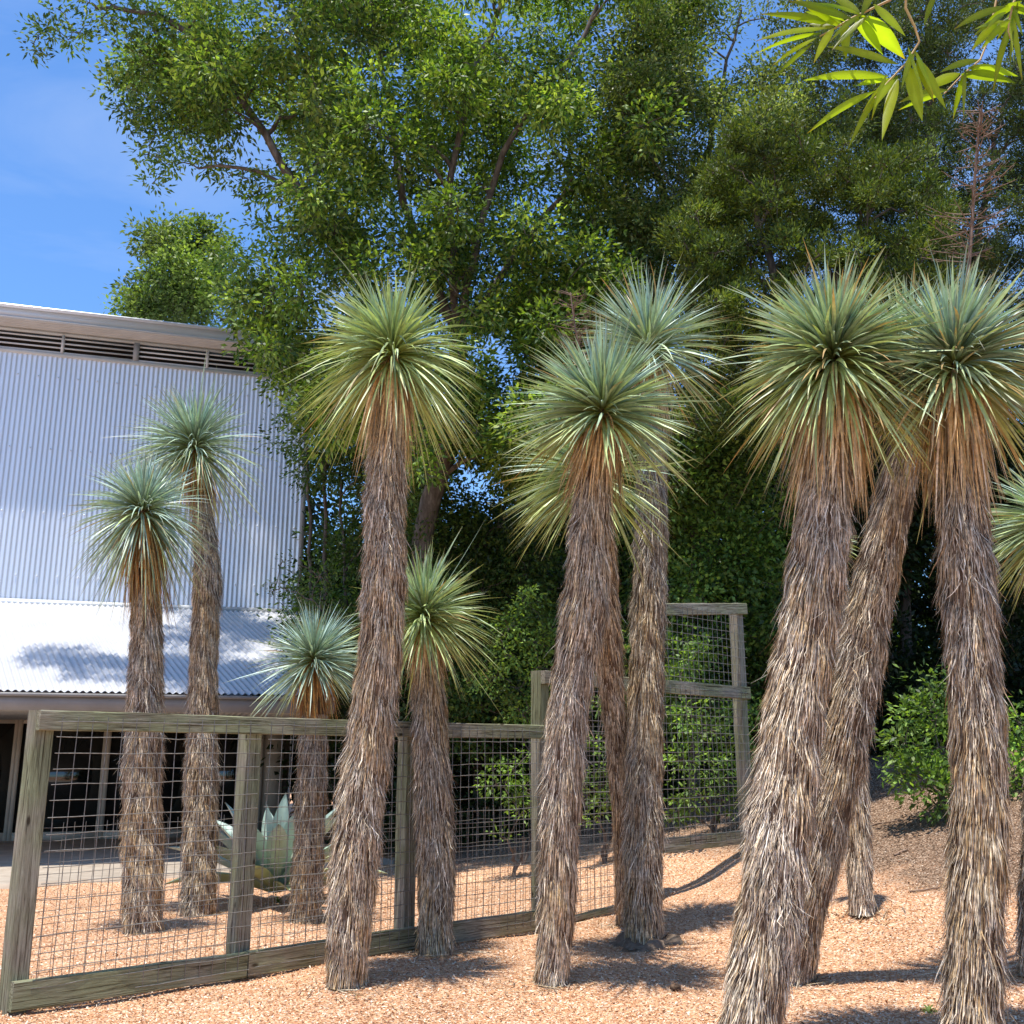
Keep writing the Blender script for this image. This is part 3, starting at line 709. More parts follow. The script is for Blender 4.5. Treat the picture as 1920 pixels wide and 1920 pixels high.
# dry snapped side shoot standing by the slim stem
pb = ysite['g'][3][0]
mb = MB(); q0 = at(1172, 1660, pb[1]); q1 = at(1160, 1600, pb[1] - .05); q2 = at(1150, 1545, pb[1] - .1)
mb.tube([at(1172, 1735, pb[1]), q0, q1, q2], [.035, .032, .026, .020], 8); mb.build('broken_side_shoot', M_stalk, ysite['g'][0])

def litter():
    rng = np.random.default_rng(77); mb = MB(); pts = []
    for k_, (root, c0_, Rm_, P_, r_) in ysite.items():
        m = 85 if k_ in 'defhijkl' else 55
        a_ = rng.random(m)*6.283; q_ = r_[0]*1.0 + rng.gamma(1.1, .13, m)
        pts.append(np.stack([P_[0][0] + q_*np.cos(a_), P_[0][1] + q_*np.sin(a_)], -1))
    p = np.concatenate(pts); n = len(p); K = 4; u = np.linspace(-.5, .5, K); th = rng.random(n)*6.283; Lg = rng.uniform(.05, .22, n); cv = rng.normal(0, .15, n)
    X_ = p[:, :1] + Lg[:, None]*u*np.cos(th)[:, None] + cv[:, None]*Lg[:, None]*u**2*np.sin(th)[:, None]
    Y_ = p[:, 1:] + Lg[:, None]*u*np.sin(th)[:, None] - cv[:, None]*Lg[:, None]*u**2*np.cos(th)[:, None]
    Z_ = ground(X_, Y_) + .012 + rng.random((n, 1))*.012
    W_ = rng.uniform(.004, .010, n)[:, None]*np.array([.9, 1, .8, .2]); sd = np.stack([-np.sin(th), np.cos(th), rng.normal(0, .3, n)], -1)
    mb.ribbons(np.stack([X_, Y_, Z_], -1), W_, nrm(sd), THATCH[rng.integers(0, 8, n)]*rng.uniform(.6, 1.0, (n, 1)))
    tag(mb.build('leaf_litter', M_dead), kind='stuff')
litter()

# ------------------------------------------------------------------ agave
def agave():
    base = ground_hit(505, 1700); base[1] += .25; base[2] = float(ground(base[0], base[1]))
    root = thing('agave', base, 'broad grey-green agave with cupped leaves between two yucca trunks behind the fence', 'agave')
    rng = np.random.default_rng(3)
    cnt = 26
    for k in range(cnt):
        f = k/(cnt - 1); az = k*2.39996 + .35
        tilt = R(88 - 62*f) if k < cnt - 2 else R(7)
        Ll = 1.24*(.78 + .32*math.sin(math.pi*min(1, f*.8 + .15)))*rng.uniform(.92, 1.06)
        W = .225*rng.uniform(.9, 1.1); hd = np.array([math.cos(az), math.sin(az), 0]); sd = np.array([-hd[1], hd[0], 0])
        nu, nv = 14, 5; mb = MB(); top = []; 
        t_ = tilt; p = base + np.array([0, 0, .16]) + hd*.04; cen = []; nor = []
        curl = .6*(1 - f) + .02
        for i in range(nu):
            u = i/(nu - 1)
            ang = tilt - .22*(1 - f) + curl*u
            d = hd*math.sin(ang) + np.array([0, 0, math.cos(ang)]); nn_ = np.cross(sd, d) * -1
            if i: p = p + d*Ll/(nu - 1)
            cen.append(p.copy()); nor.append(nn_/np.linalg.norm(nn_))
        prof = lambda u: .55 + .45*math.sin(min(1, u/.55)*math.pi/2) if u < .55 else max(.02, (1 - ((u - .55)/.45)**1.7))
        colb = (np.array([.34, .44, .38]) if f > .35 else np.array([.38, .45, .26]))*rng.uniform(.85, 1.1)
        for sgn in (1, -1):
            V = []; cc = []
            for i in range(nu):
                u = i/(nu - 1); wv = W*prof(u)
                th_ = (.030*(1 - u) + .006)
                for j in range(nv):
                    x = (j/(nv - 1) - .5)*2
                    cup = .32*wv*(x*x)
                    V.append(cen[i] + sd*x*wv/2*(1 if sgn > 0 else 1) + nor[i]*(cup - (0 if sgn > 0 else th_*(1 - x*x*.9))))
                    cc.append(colb*(1.15 - .35*(1 - u))*(1 if u < .95 else .3) + np.array([.04, .03, -.03])*(1 - u))
            V = np.array(V); i, j = np.meshgrid(np.arange(nu-1), np.arange(nv-1), indexing='ij')
            mb.add(V, np.stack([i*nv+j, i*nv+j+1, (i+1)*nv+j+1, (i+1)*nv+j], -1).reshape(-1, 4), col=np.array(cc))
        mb.build('leaf', M_agave, root, smooth=True)
agave()

# ------------------------------------------------------------------ trees and shrubs
def foliage(clumps, rng, twigs, nl, Lf, Wf, pal, spread=.16, flat=.8, up=.0, inner=.35, jit=.28):
    """leaf quads gathered in twig tufts, tufts gathered in clumps; clumps (M,4)"""
    cl = np.asarray(clumps, float); cnt = np.maximum(3, (twigs*cl[:, 3]**2).astype(int))
    idx = np.repeat(np.arange(len(cl)), cnt); n = len(idx)
    d = rnd_dirs(rng, n); rr = cl[idx, 3]*(inner + (1 - inner)*rng.random(n)**.5)
    ph = rng.random((len(cl), 3))*6.28
    lump = 1 + jit*np.sin(3.1*d[:, 0] + ph[idx, 0] + 2*d[:, 2])*np.sin(3.7*d[:, 1] + ph[idx, 1]) + .12*rng.normal(size=n)
    tip = cl[idx, :3] + d*(rr*lump)[:, None]*np.array([1, 1, flat])
    tb = rng.uniform(.65, 1.3, n); ctone = rng.uniform(.55, 1.25, len(cl)); chue = rng.random(len(cl)); pal = np.asarray(pal)
    li = np.repeat(np.arange(n), nl); m = len(li)
    off = rng.normal(size=(m, 3))*spread*np.array([1, 1, .7])
    pos = tip[li] + off
    ld = nrm(d[li]*.55 + nrm(off)*.7 + rng.normal(size=(m, 3))*.45 + np.array([0, 0, up]))
    nv = nrm(rng.normal(size=(m, 3))*.75 + np.array([0, 0, 1.0])); sd = nrm(np.cross(ld, nv))
    L_ = Lf*rng.uniform(.6, 1.25, m)[:, None]; W_ = Wf*rng.uniform(.6, 1.2, m)[:, None]
    V = np.stack([pos, pos + ld*L_*.45 + sd*W_/2, pos + ld*L_ - np.array([0, 0, .12])*L_, pos + ld*L_*.45 - sd*W_/2], 1)
    h = np.clip(chue[idx[li]]*.6 + rng.random(m)*.6, 0, .999); k = (h*len(pal)).astype(int)
    col = pal[k]*(tb[li]*ctone[idx[li]]*rng.uniform(.75, 1.25, m))[:, None]
    return V.reshape(-1, 3), np.arange(m*4).reshape(-1, 4), np.repeat(col, 4, 0), tip

def tree(name, label, cat, base, skel, clumps, seed, twigs=55, nl=16, Lf=.10, Wf=.045, pal=((.06, .10, .02),), mat_=None, spread=.15,
         flat=.85, up=0, group=None, r0=.2, limb_r=.045, twigtubes=True, inner=.35):
    """skel: list of (points, r_start, r_end) world polylines; every clump hangs on its own limb"""
    rng = np.random.default_rng(seed)
    root = thing(name, base, label, cat, group)
    mb = MB(); nodes = []
    for (pts, ra, rb) in skel:
        P = np.asarray(pts, float); s = np.concatenate([[0], np.cumsum(np.linalg.norm(np.diff(P, axis=0), axis=1))])
        q = np.linspace(0, s[-1], max(6, int(s[-1]/.35)))
        Q = np.stack([np.interp(q, s, P[:, k]) for k in range(3)], -1)
        for _ in range(2): Q[1:-1] = (Q[:-2] + 2*Q[1:-1] + Q[2:])/4
        Q[1:-1] += rng.normal(0, .025, (len(Q)-2, 3))
        rd = np.linspace(ra, rb, len(Q)); mb.tube(Q, rd, 10)
        for p_, r_ in zip(Q, rd): nodes.append((*p_, r_))
    nodes = np.array(nodes)
    cl = np.asarray(clumps, float)
    order = np.argsort(np.min(np.linalg.norm(cl[:, None, :3] - nodes[None, :, :3], axis=2), axis=1))
    for c in cl[order]:
        dd = np.linalg.norm(nodes[:, :3] - c[:3], axis=1) + 1.2*np.maximum(0, nodes[:, 2] - c[2] + .2)
        k = int(np.argmin(dd)); a = nodes[k, :3]; ra = min(nodes[k, 3]*.75, limb_r + .01*dd[k]); m = 7
        t = np.linspace(0, 1, m)[:, None]; mid = np.array([0, 0, .12*dd[k]])
        Q = a*(1 - t) + c[:3]*t + np.sin(t*math.pi)*mid + rng.normal(0, .03*dd[k], (m, 3))*np.sin(t*math.pi)
        rd = np.linspace(ra, .009, m); mb.tube(Q, rd, 6, cap=False)
        nodes = np.concatenate([nodes, np.concatenate([Q[1:], rd[1:, None]], 1)])
    V, f, col, tips = foliage(cl, rng, twigs, nl, Lf, Wf, pal, spread, flat, up, inner)
    if twigtubes:
        kk = rng.random(len(tips)) < .35; tt = tips[kk]
        cc = cl[np.repeat(np.arange(len(cl)), np.maximum(3, (twigs*cl[:, 3]**2).astype(int)))][kk][:, :3]
        n_ = len(tt); t = np.linspace(0, 1, 4)[None, :, None]
        P = cc[:, None, :]*(1 - t) + tt[:, None, :]*t + rng.normal(0, .05, (n_, 4, 3))*np.sin(t*math.pi)
        wd = np.repeat(np.array([[.016, .012, .008, .004]]), n_, 0)
        mb.ribbons(P, wd, rnd_dirs(rng, n_), np.ones((n_, 3)))
    mb.build('trunk', M_bark, root, smooth=True)
    mc = MB(); mc.add(V, f, col=col); mc.build('crown', mat_ or M_leaf, root)
    return root

def inpoly(px, py, poly):
    c = False; n = len(poly); j = n - 1
    for i in range(n):
        xi, yi = poly[i]; xj, yj = poly[j]
        if (yi > py) != (yj > py) and px < (xj - xi)*(py - yi)/(yj - yi + 1e-9) + xi: c = not c
        j = i
    return c
def sample(poly, n, Y0, Y1, r0, r1, seed, gaps=(), mind=.55, airy=.28):
    """clump centres spread through a crown volume; poly is the crown's silhouette as angles from the survey point"""
    rng = random.Random(seed); out = []
    xs_ = [p[0] for p in poly]; ys_ = [p[1] for p in poly]; tries = 0
    while len(out) < n and tries < n*80:
        tries += 1
        px = rng.uniform(min(xs_), max(xs_)); py = rng.uniform(min(ys_), max(ys_))
        if not inpoly(px, py, poly): continue
        Y_ = rng.uniform(Y0, Y1); r = rng.uniform(r0, r1); rp_ = r/pxm(px, py, Y_)
        if any((px-gx)**2 + (py-gy)**2 < (gr + rp_*.75)**2 for gx, gy, gr in gaps): continue
        p = at(px, py, Y_)
        if airy and mnoise.noise(Vector(p)*1.1 + Vector((seed, 0, 0))) > airy: continue
        if any(np.linalg.norm(p - q[:3]) < mind*r for q in out): continue
        out.append(np.array([*p, r]))
    return out
def cl(px, py, Y, r): return np.array([*at(px, py, Y), r])
def gz(x, y): return float(ground(x, y))

OAK = ((.10, .17, .026), (.15, .235, .036), (.21, .305, .045), (.06, .12, .022), (.27, .35, .07))
gaps = [(480, 420, 40), (1300, 40, 26), (1150, 95, 30), (1105, 170, 12), (870, 30, 8), (910, 45, 14), (905, 640, 9), (885, 890, 16), (940, 700, 9), (1280, 250, 10)]
oak_poly = [(250, 60), (330, -60), (700, -160), (1250, -160), (1330, 10), (1230, 130), (1210, 350), (1240, 560), (1200, 700), (1040, 860), (940, 960), (840, 940), (640, 820), (560, 690), (470, 640), (420, 520), (470, 420), (560, 370), (420, 260), (330, 260), (260, 200)]
c_oak = sample(oak_poly, 340, 14.6, 20.5, .30, .68, 1, gaps, airy=.24)
c_oak += sample([(850, 560), (1100, 540), (1120, 760), (1000, 900), (850, 900)], 45, 15.5, 18.5, .3, .6, 77, [(905, 640, 8), (885, 890, 14), (950, 700, 8)], airy=0)
c_oak += [cl(95, 55, 16, .20), cl(128, 75, 16.2, .24), cl(190, 35, 16, .24), cl(62, 88, 16, .11), cl(165, 5, 16, .24), cl(250, 10, 16.2, .34), cl(105, 15, 16.3, .16), cl(300, 60, 16, .38), cl(220, 45, 16, .2), cl(150, 60, 16.1, .2), cl(75, 65, 16, .14),
          cl(215, 165, 16.5, .36), cl(240, 205, 16.2, .32), cl(290, 190, 16.5, .5), cl(290, 255, 16.5, .38), cl(330, 310, 16.2, .30), cl(285, 345, 16.2, .13), cl(270, 290, 16.2, .20), cl(350, 250, 16.5, .5), cl(400, 300, 16.6, .34), cl(430, 330, 16.6, .2),
          cl(465, 375, 16.6, .18), cl(455, 335, 16.6, .22), cl(520, 350, 16.6, .42), cl(280, 120, 16.4, .5), cl(360, 150, 16.6, .6), cl(500, 430, 16.8, .3),
          cl(520, 650, 16.2, .40), cl(540, 720, 16.2, .36), cl(570, 760, 16.4, .40), cl(620, 780, 16.6, .5), cl(500, 600, 16.2, .42), cl(610, 700, 16.4, .55), cl(470, 560, 16.2, .45), cl(520, 500, 16.4, .55)]
# limbs reaching back over the porch, above the picture
for (x_, y_, z_, r_) in ((-8.8, 15.6, 15.4, .7), (-7.8, 15.4, 15.2, .8), (-6.8, 15.4, 15.4, .8), (-5.8, 15.2, 15.6, .8), (-4.8, 15.0, 15.6, .9), (-3.8, 15, 15.8, 1.0)):
    c_oak.append(np.array([x_, y_, z_, r_]))
ob = at(800, 1400, 17.6); ob[2] = gz(ob[0], ob[1])
A = lambda px, py, Y: at(px, py, Y)
sk = [([ob, A(790, 1000, 17.5), A(820, 900, 17.3), A(850, 780, 17.2), A(860, 640, 17.2)], .22, .16),
      ([A(820, 900, 17.3), A(700, 560, 17.0), A(560, 360, 16.4), A(490, 240, 16.2), A(430, 140, 16.1), A(380, 80, 16.1), A(300, 20, 16.1), A(180, 15, 16.1)], .13, .035),
      ([A(860, 640, 17.2), A(770, 420, 16.6), A(745, 330, 16.4), A(735, 200, 16.6), A(700, 60, 16.8), A(690, -80, 16.8)], .085, .04),
      ([A(860, 640, 17.2), A(840, 330, 16.0), A(870, 240, 15.8), A(890, 120, 15.7), A(940, 20, 15.7), A(960, -90, 15.8)], .075, .035),
      ([A(860, 640, 17.2), A(930, 300, 16.0), A(1000, 190, 15.8), A(1080, 100, 15.8), A(1120, 10, 15.8)], .075, .035),
      ([A(860, 640, 17.2), A(1000, 420, 16.8), A(1080, 350, 16.6), A(1180, 260, 16.6), A(1260, 180, 16.6)], .07, .03),
      ([A(560, 360, 16.4), A(440, 300, 16.3), A(372, 316, 16.3)], .05, .02)]
tree('oak_tree', 'large spreading broadleaf tree filling the upper middle, a limb reaching over the roof', 'tree', ob, sk, c_oak, 21, twigs=90, nl=26, Lf=.125, Wf=.055, pal=OAK, spread=.12)

bb = at(340, 1100, 27); bb[2] = gz(bb[0], bb[1])
cb = sample([(265, 440), (330, 415), (410, 440), (420, 560), (250, 600), (270, 520)], 30, 25.5, 28, .38, .6, 5) + [cl(225, 578, 26, .35), cl(250, 570, 26, .4), cl(285, 575, 26, .55), cl(345, 590, 26, .7), cl(420, 600, 26, .7), cl(270, 455, 26, .35), cl(330, 415, 26, .3)]
tree('distant_tree', 'lighter green rounded tree standing beyond the roof of the metal building', 'tree', bb, [([bb, at(345, 700, 27), at(340, 520, 27)], .22, .08)], cb, 22, twigs=90, nl=20, Lf=.16, Wf=.08, pal=((.14, .20, .04), (.20, .26, .06), (.11, .17, .035)), spread=.17)

# small-leaved tree right of centre
lb = at(1330, 1400, 18.5); lb[2] = gz(lb[0], lb[1])
g2 = [(1360, 120, 34), (1390, 60, 26), (1345, 260, 10), (1280, 250, 8), (1235, 330, 10), (1275, 500, 12)]
cl_ = sample([(1120, 90), (1230, -20), (1310, 100), (1350, 190), (1420, 120), (1500, 130), (1540, 300), (1400, 400), (1320, 540), (1200, 600), (1140, 450), (1180, 300)], 190, 15.6, 18, .28, .55, 8, g2)
cl_ += [cl(1320, 20, 17.5, .4), cl(1350, 60, 17.5, .35), cl(1280, 40, 17.5, .45), cl(1390, 15, 17.5, .3), cl(1440, -10, 17.5, .4), cl(1480, 60, 17.5, .35), cl(1500, -20, 17.5, .5), cl(1450, 40, 17.5, .25), cl(1250, -20, 17.5, .6), cl(1330, -30, 17.5, .5), cl(1425, 140, 17.5, .4)]
skl = [([lb, at(1310, 900, 18.5), at(1300, 650, 18.3), at(1290, 500, 18)], .22, .12), ([at(1290, 500, 18), at(1230, 330, 17.6), at(1200, 180, 17.5)], .09, .03),
       ([at(1300, 650, 18.3), at(1340, 420, 17.8), at(1400, 260, 17.6), at(1440, 170, 17.6)], .09, .03), ([at(1290, 500, 18), at(1330, 260, 17.4), at(1370, 90, 17.4), at(1390, 20, 17.4)], .07, .02)]
tree('elm_tree', 'airy small-leaved pale green tree with sky showing through, right of the large tree', 'tree', lb, skl, cl_, 23, twigs=120, nl=22, Lf=.085, Wf=.045, pal=((.16, .21, .055), (.22, .27, .08), (.11, .16, .04), (.28, .32, .12)), spread=.13)

# junipers
JUN = ((.085, .13, .018), (.12, .165, .024), (.06, .10, .02), (.16, .20, .032))
jb = at(1520, 1200, 14.5); jb[2] = gz(jb[0], jb[1])
jc = sample([(1290, 800), (1270, 430), (1330, 260), (1450, 200), (1560, 260), (1700, 270), (1790, 340), (1780, 560), (1700, 700), (1500, 760), (1400, 820)], 420, 13.0, 16.0, .15, .33, 12, [(1560, 300, 6)], airy=.22)
tree('juniper_tree', 'feathery olive-green juniper behind the biggest yucca crown', 'tree', jb, [([jb, at(1500, 800, 14.5), at(1450, 500, 14.5), at(1400, 350, 14.5)], .16, .04), ([at(1500, 800, 14.5), at(1560, 520, 14.3), at(1640, 380, 14.2)], .10, .03)],
     jc, 24, twigs=260, nl=30, Lf=.085, Wf=.026, pal=JUN, mat_=M_needle, spread=.06, up=.8)
jb2 = at(1800, 1200, 16.5); jb2[2] = gz(jb2[0], jb2[1])
jc2 = sample([(1480, 130), (1560, -60), (2050, -80), (2050, 620), (1780, 560), (1640, 520), (1620, 330), (1520, 240)], 420, 15.0, 19.0, .18, .42, 14, [(1560, 300, 5), (1725, 370, 7), (1755, 400, 7)], airy=.25)
tree('juniper_tree', 'dark thin-foliaged juniper in the upper right corner behind the bamboo', 'tree', jb2, [([jb2, at(1790, 800, 16.5), at(1770, 480, 16.5), at(1740, 200, 16.5), at(1740, -60, 16.5)], .18, .05), ([at(1790, 800, 16.5), at(1840, 420, 16.2), at(1880, 200, 16.2)], .1, .03)],
     jc2, 25, twigs=170, nl=30, Lf=.09, Wf=.026, pal=((.055, .09, .026), (.08, .115, .03), (.11, .15, .04)), mat_=M_needle, spread=.07, up=.6)

# dense dark evergreens closing off the ground behind the yuccas
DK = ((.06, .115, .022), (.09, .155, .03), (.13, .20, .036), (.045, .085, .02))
def thicket(label, poly, n, Y0, Y1, r0, r1, seed, stems, gaps_=(), pal=DK, twigs=60, nl=14, Lf=.085, Wf=.045, name='evergreen_tree', cat='tree', spread=.15, extra=(), group=None):
    cs = sample(poly, n, Y0, Y1, r0, r1, seed, gaps_) + list(extra)
    Ym = (Y0 + Y1)/2
    b = at(stems[0][0], 1400, Ym + .3); b[2] = gz(b[0], b[1]); sks = []
    for (sx, ty, tx, rr_) in stems:
        q = at(sx, 1400, Ym); q[2] = gz(q[0], q[1]); sks.append(([q, at(sx + (tx - sx)*.4, 1250, Ym), at(tx, ty, Ym)], rr_, rr_*.4))
    return tree(name, label, cat, b, sks, cs, seed + 50, twigs*1.5, int(nl*1.5), Lf*1.2, Wf*1.2, pal, spread=spread, group=group)
thicket('dark slender-trunked trees beside the right corner of the metal building', [(575, 800), (680, 760), (790, 830), (800, 1300), (640, 1350), (575, 1290)], 60, 18.5, 21.5, .5, .8, 31,
        [(600, 780, 615, .07), (655, 900, 640, .06), (590, 830, 575, .06)], [(672, 945, 8), (573, 928, 8), (590, 1010, 10)], twigs=42)
thicket('dark evergreen filling the gap between the tall yucca and the round-crowned yucca', [(780, 960), (860, 840), (960, 980), (1050, 1000), (1060, 1380), (780, 1380)], 80, 17.5, 20, .5, .8, 32,
        [(900, 1100, 900, .1)], [(885, 900, 25), (728, 990, 8)], twigs=48)
thicket('broadleaf evergreen with dark glossy foliage behind the tall fence panel', [(1170, 820), (1300, 760), (1420, 800), (1500, 900), (1500, 1300), (1170, 1320)], 90, 15.5, 18.5, .45, .75, 33,
        [(1300, 1000, 1300, .1)], twigs=60, Lf=.08, Wf=.05, pal=((.09, .17, .03), (.13, .22, .04), (.18, .28, .05), (.06, .12, .025)))
thicket('dense evergreen with shade painted into its leaves in the gap between the right-hand trunks', [(1400, 760), (1700, 700), (2100, 600), (2150, 1480), (1500, 1480)], 120, 17.5, 21.5, .6, 1.0, 34,
        [(1700, 900, 1700, .14), (1850, 900, 1860, .14)], twigs=50, Lf=.11, Wf=.06, pal=((.022, .04, .012), (.03, .055, .015), (.018, .034, .01)))  # near-black leaf colours stand in for the deep shade of the gap
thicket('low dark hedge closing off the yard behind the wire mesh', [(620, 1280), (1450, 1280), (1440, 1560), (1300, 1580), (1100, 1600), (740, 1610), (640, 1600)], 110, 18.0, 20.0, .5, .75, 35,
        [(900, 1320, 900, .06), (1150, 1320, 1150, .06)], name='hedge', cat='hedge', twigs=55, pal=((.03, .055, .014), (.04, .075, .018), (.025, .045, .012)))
# back row
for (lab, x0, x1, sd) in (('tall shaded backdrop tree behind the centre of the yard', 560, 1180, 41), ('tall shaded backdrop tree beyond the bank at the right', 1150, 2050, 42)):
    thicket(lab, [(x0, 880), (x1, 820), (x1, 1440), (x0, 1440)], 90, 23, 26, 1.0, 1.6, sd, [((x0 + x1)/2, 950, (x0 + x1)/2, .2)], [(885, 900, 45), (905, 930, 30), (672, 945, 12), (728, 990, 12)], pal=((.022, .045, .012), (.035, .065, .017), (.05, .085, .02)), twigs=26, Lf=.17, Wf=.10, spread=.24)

# sunlit shrubs
GL = ((.13, .23, .035), (.18, .30, .05), (.24, .36, .07), (.09, .17, .03))
def shrub(label, cl_list, bpx, Y, seed, pal=GL, Lf=.075, Wf=.036, twigs=95, nl=13, spread=.085, name='shrub', group=None):
    b = at(bpx, 1400, Y); b[2] = gz(b[0], b[1])
    return tree(name, label, 'shrub', b, [([b, b + [0, 0, .4]], .03, .02), ([b, b + [.15, .05, .5]], .02, .01)], cl_list, seed, twigs*3.6, nl, Lf, Wf, pal, spread=spread*.8, limb_r=.012, twigtubes=True)
shrub('bright glossy-leaved shrub at the foot of the bank beside the right-hand trunk',
      [cl(1740, 1290, 12.6, .26), cl(1755, 1340, 12.5, .34), cl(1700, 1350, 12.6, .28), cl(1700, 1400, 12.4, .30), cl(1760, 1400, 12.3, .36), cl(1690, 1450, 12.4, .26), cl(1740, 1470, 12.2, .34), cl(1780, 1500, 12.2, .26), cl(1790, 1430, 12.4, .3), cl(1820, 1350, 12.6, .3)], 1750, 12.4, 61, Lf=.095, Wf=.042, twigs=75, nl=11)
shrub('glossy-leaved shrub half hidden behind the right-hand trunk at the picture edge',
      [cl(1905, 1350, 12.6, .3), cl(1930, 1400, 12.6, .4), cl(1900, 1460, 12.4, .28), cl(1935, 1500, 12.4, .34), cl(1900, 1520, 12.2, .2), cl(1990, 1430, 12.6, .4)], 1930, 12.6, 62, Lf=.095, Wf=.042, twigs=75, nl=11)
shrub('leafy shrub growing through the tall mesh panel',
      [cl(1290, 1340, 13.7, .24), cl(1330, 1370, 13.8, .28), cl(1280, 1420, 13.7, .26), cl(1340, 1440, 13.8, .28), cl(1300, 1490, 13.6, .26), cl(1370, 1390, 14.0, .28), cl(1395, 1340, 14.2, .28), cl(1400, 1420, 14.2, .26), cl(1290, 1240, 14.2, .22), cl(1320, 1220, 14.2, .2), cl(1275, 1270, 14, .2), cl(1355, 1500, 13.8, .2), cl(1400, 1480, 14, .2), cl(1270, 1530, 13.6, .16)], 1330, 13.9, 63, Lf=.075, Wf=.04, twigs=105, nl=10)
shrub('light green leafy shrub behind the low mesh, left of the round-crowned yucca',
      [cl(930, 1470, 14.5, .20), cl(965, 1440, 14.5, .20), cl(990, 1480, 14.5, .22), cl(985, 1520, 14.4, .2), cl(1010, 1410, 14.5, .14), cl(960, 1500, 14.5, .16), cl(940, 1570, 14.4, .12), cl(925, 1445, 14.5, .14)], 965, 14.6, 64, pal=((.15, .26, .04), (.21, .34, .06), (.12, .21, .035)), twigs=75)
shrub('green shrub seen through the mesh between the two middle trunks',
      [cl(1120, 1400, 14.2, .18), cl(1135, 1440, 14.2, .20), cl(1105, 1480, 14.2, .18), cl(1140, 1500, 14.2, .2), cl(1115, 1530, 14.2, .14), cl(1130, 1320, 14.2, .16), cl(1180, 1460, 14.3, .2)], 1130, 14.3, 65, twigs=85)
shrub('light green bush standing above the low fence rail behind the medium yucca',
      [cl(980, 1130, 15.6, .30), cl(1010, 1150, 15.6, .26), cl(960, 1170, 15.6, .3), cl(1000, 1200, 15.6, .34), cl(950, 1225, 15.6, .3), cl(1010, 1250, 15.6, .26), cl(930, 1180, 15.8, .26), cl(1030, 1190, 15.8, .3), cl(970, 1290, 15.8, .3), cl(920, 1270, 15.8, .3), cl(980, 1340, 15.8, .34), cl(1020, 1320, 15.8, .3)], 980, 15.7, 66, pal=((.12, .20, .035), (.17, .27, .05), (.22, .33, .06)), Lf=.07, Wf=.04, twigs=80)
shrub('thin leafy sapling in front of the right corner of the metal building',
      [cl(520, 1090, 16.2, .14), cl(545, 1110, 16.2, .18), cl(560, 1060, 16.2, .16), cl(530, 1050, 16.2, .10), cl(510, 1110, 16.2, .10), cl(570, 1120, 16.2, .24), cl(600, 1080, 16.2, .3), cl(610, 1150, 16.2, .35)], 590, 16.2, 67, pal=((.05, .09, .02), (.08, .13, .03)), Lf=.05, Wf=.03, twigs=50, nl=10)

# small weed and fallen bits
def weed(px, py, h, seed, label):
    b = ground_hit(px, py); rng = np.random.default_rng(seed); n = 26; mb = MB()
    d = nrm(rnd_dirs(rng, n)*np.array([1, 1, .5]) + np.array([0, 0, .6])); K = 4; u = np.linspace(0, 1, K)
    P = b[None, None, :] + d[:, None, :]*(h*rng.uniform(.5, 1, n)[:, None]*u)[..., None]; P[..., 2] -= .35*h*u**2
    mb.ribbons(P, np.repeat(np.array([[.004, .016, .014, .002]]), n, 0), nrm(np.cross(d, [0, 0, 1.0])), np.array([(.16, .22, .05)])*rng.uniform(.7, 1.3, (n, 1)))
    tag(mb.build('weed', M_leaf), label, 'weed')
weed(1742, 1898, .09, 1, 'tiny green weed sprouting from the gravel near the right-hand trunk')
weed(522, 1692, .22, 2, 'pale yellow-green seedling at the foot of the agave')
def cone(px, py, size, seed, label, cat, name):
    b = ground_hit(px, py); rng = np.random.default_rng(seed); mb = MB()
    ths = np.linspace(0, 2*math.pi, 10, endpoint=False); rows = []
    for a_ in np.linspace(-1.3, 1.45, 7):
        rr_ = math.cos(a_)*size*(1 + .22*rng.normal(size=10)); rows.append(np.stack([b[0] + rr_*np.cos(ths)*1.25, b[1] + rr_*np.sin(ths), b[2] + size*.62 + size*.75*math.sin(a_)*(1 + .1*rng.normal(size=10))], -1))
    V = np.concatenate(rows); i, j = np.meshgrid(np.arange(6), np.arange(10), indexing='ij'); j2 = (j+1) % 10
    mb.add(V, np.stack([i*10+j, i*10+j2, (i+1)*10+j2, (i+1)*10+j], -1).reshape(-1, 4)); tag(mb.build(name, M_core), label, cat)
cone(1266, 1858, .032, 1, 'dark brown seed pod lying on the gravel below the thick straight yucca', 'seed pod', 'seed_pod')
cone(1690, 1842, .016, 2, 'small dark pod on the gravel left of the right-hand trunk', 'seed pod', 'seed_pod')
def twig(px, py, ang, ln, seed, label):
    b = ground_hit(px, py); rng = np.random.default_rng(seed); u = np.linspace(-.5, .5, 7)
    xs_ = b[0] + np.cos(ang)*ln*u + rng.normal(0, .012, 7); ys_ = b[1] + np.sin(ang)*ln*u + rng.normal(0, .012, 7)
    mb = MB(); mb.tube(np.stack([xs_, ys_, ground(xs_, ys_) + .014], -1), np.linspace(.011, .005, 7), 6); tag(mb.build('twig', M_stalk), label, 'twig', 'dry twigs on the bank')
twig(1735, 1672, .1, .30, 1, 'short dry twig on the bank just left of the right-hand trunk')
twig(1690, 1600, .5, .22, 2, 'short dry twig higher on the bank below the bright shrub')
twig(1660, 1545, -.3, .4, 3, 'longer dry twig at the shaded edge of the bank')

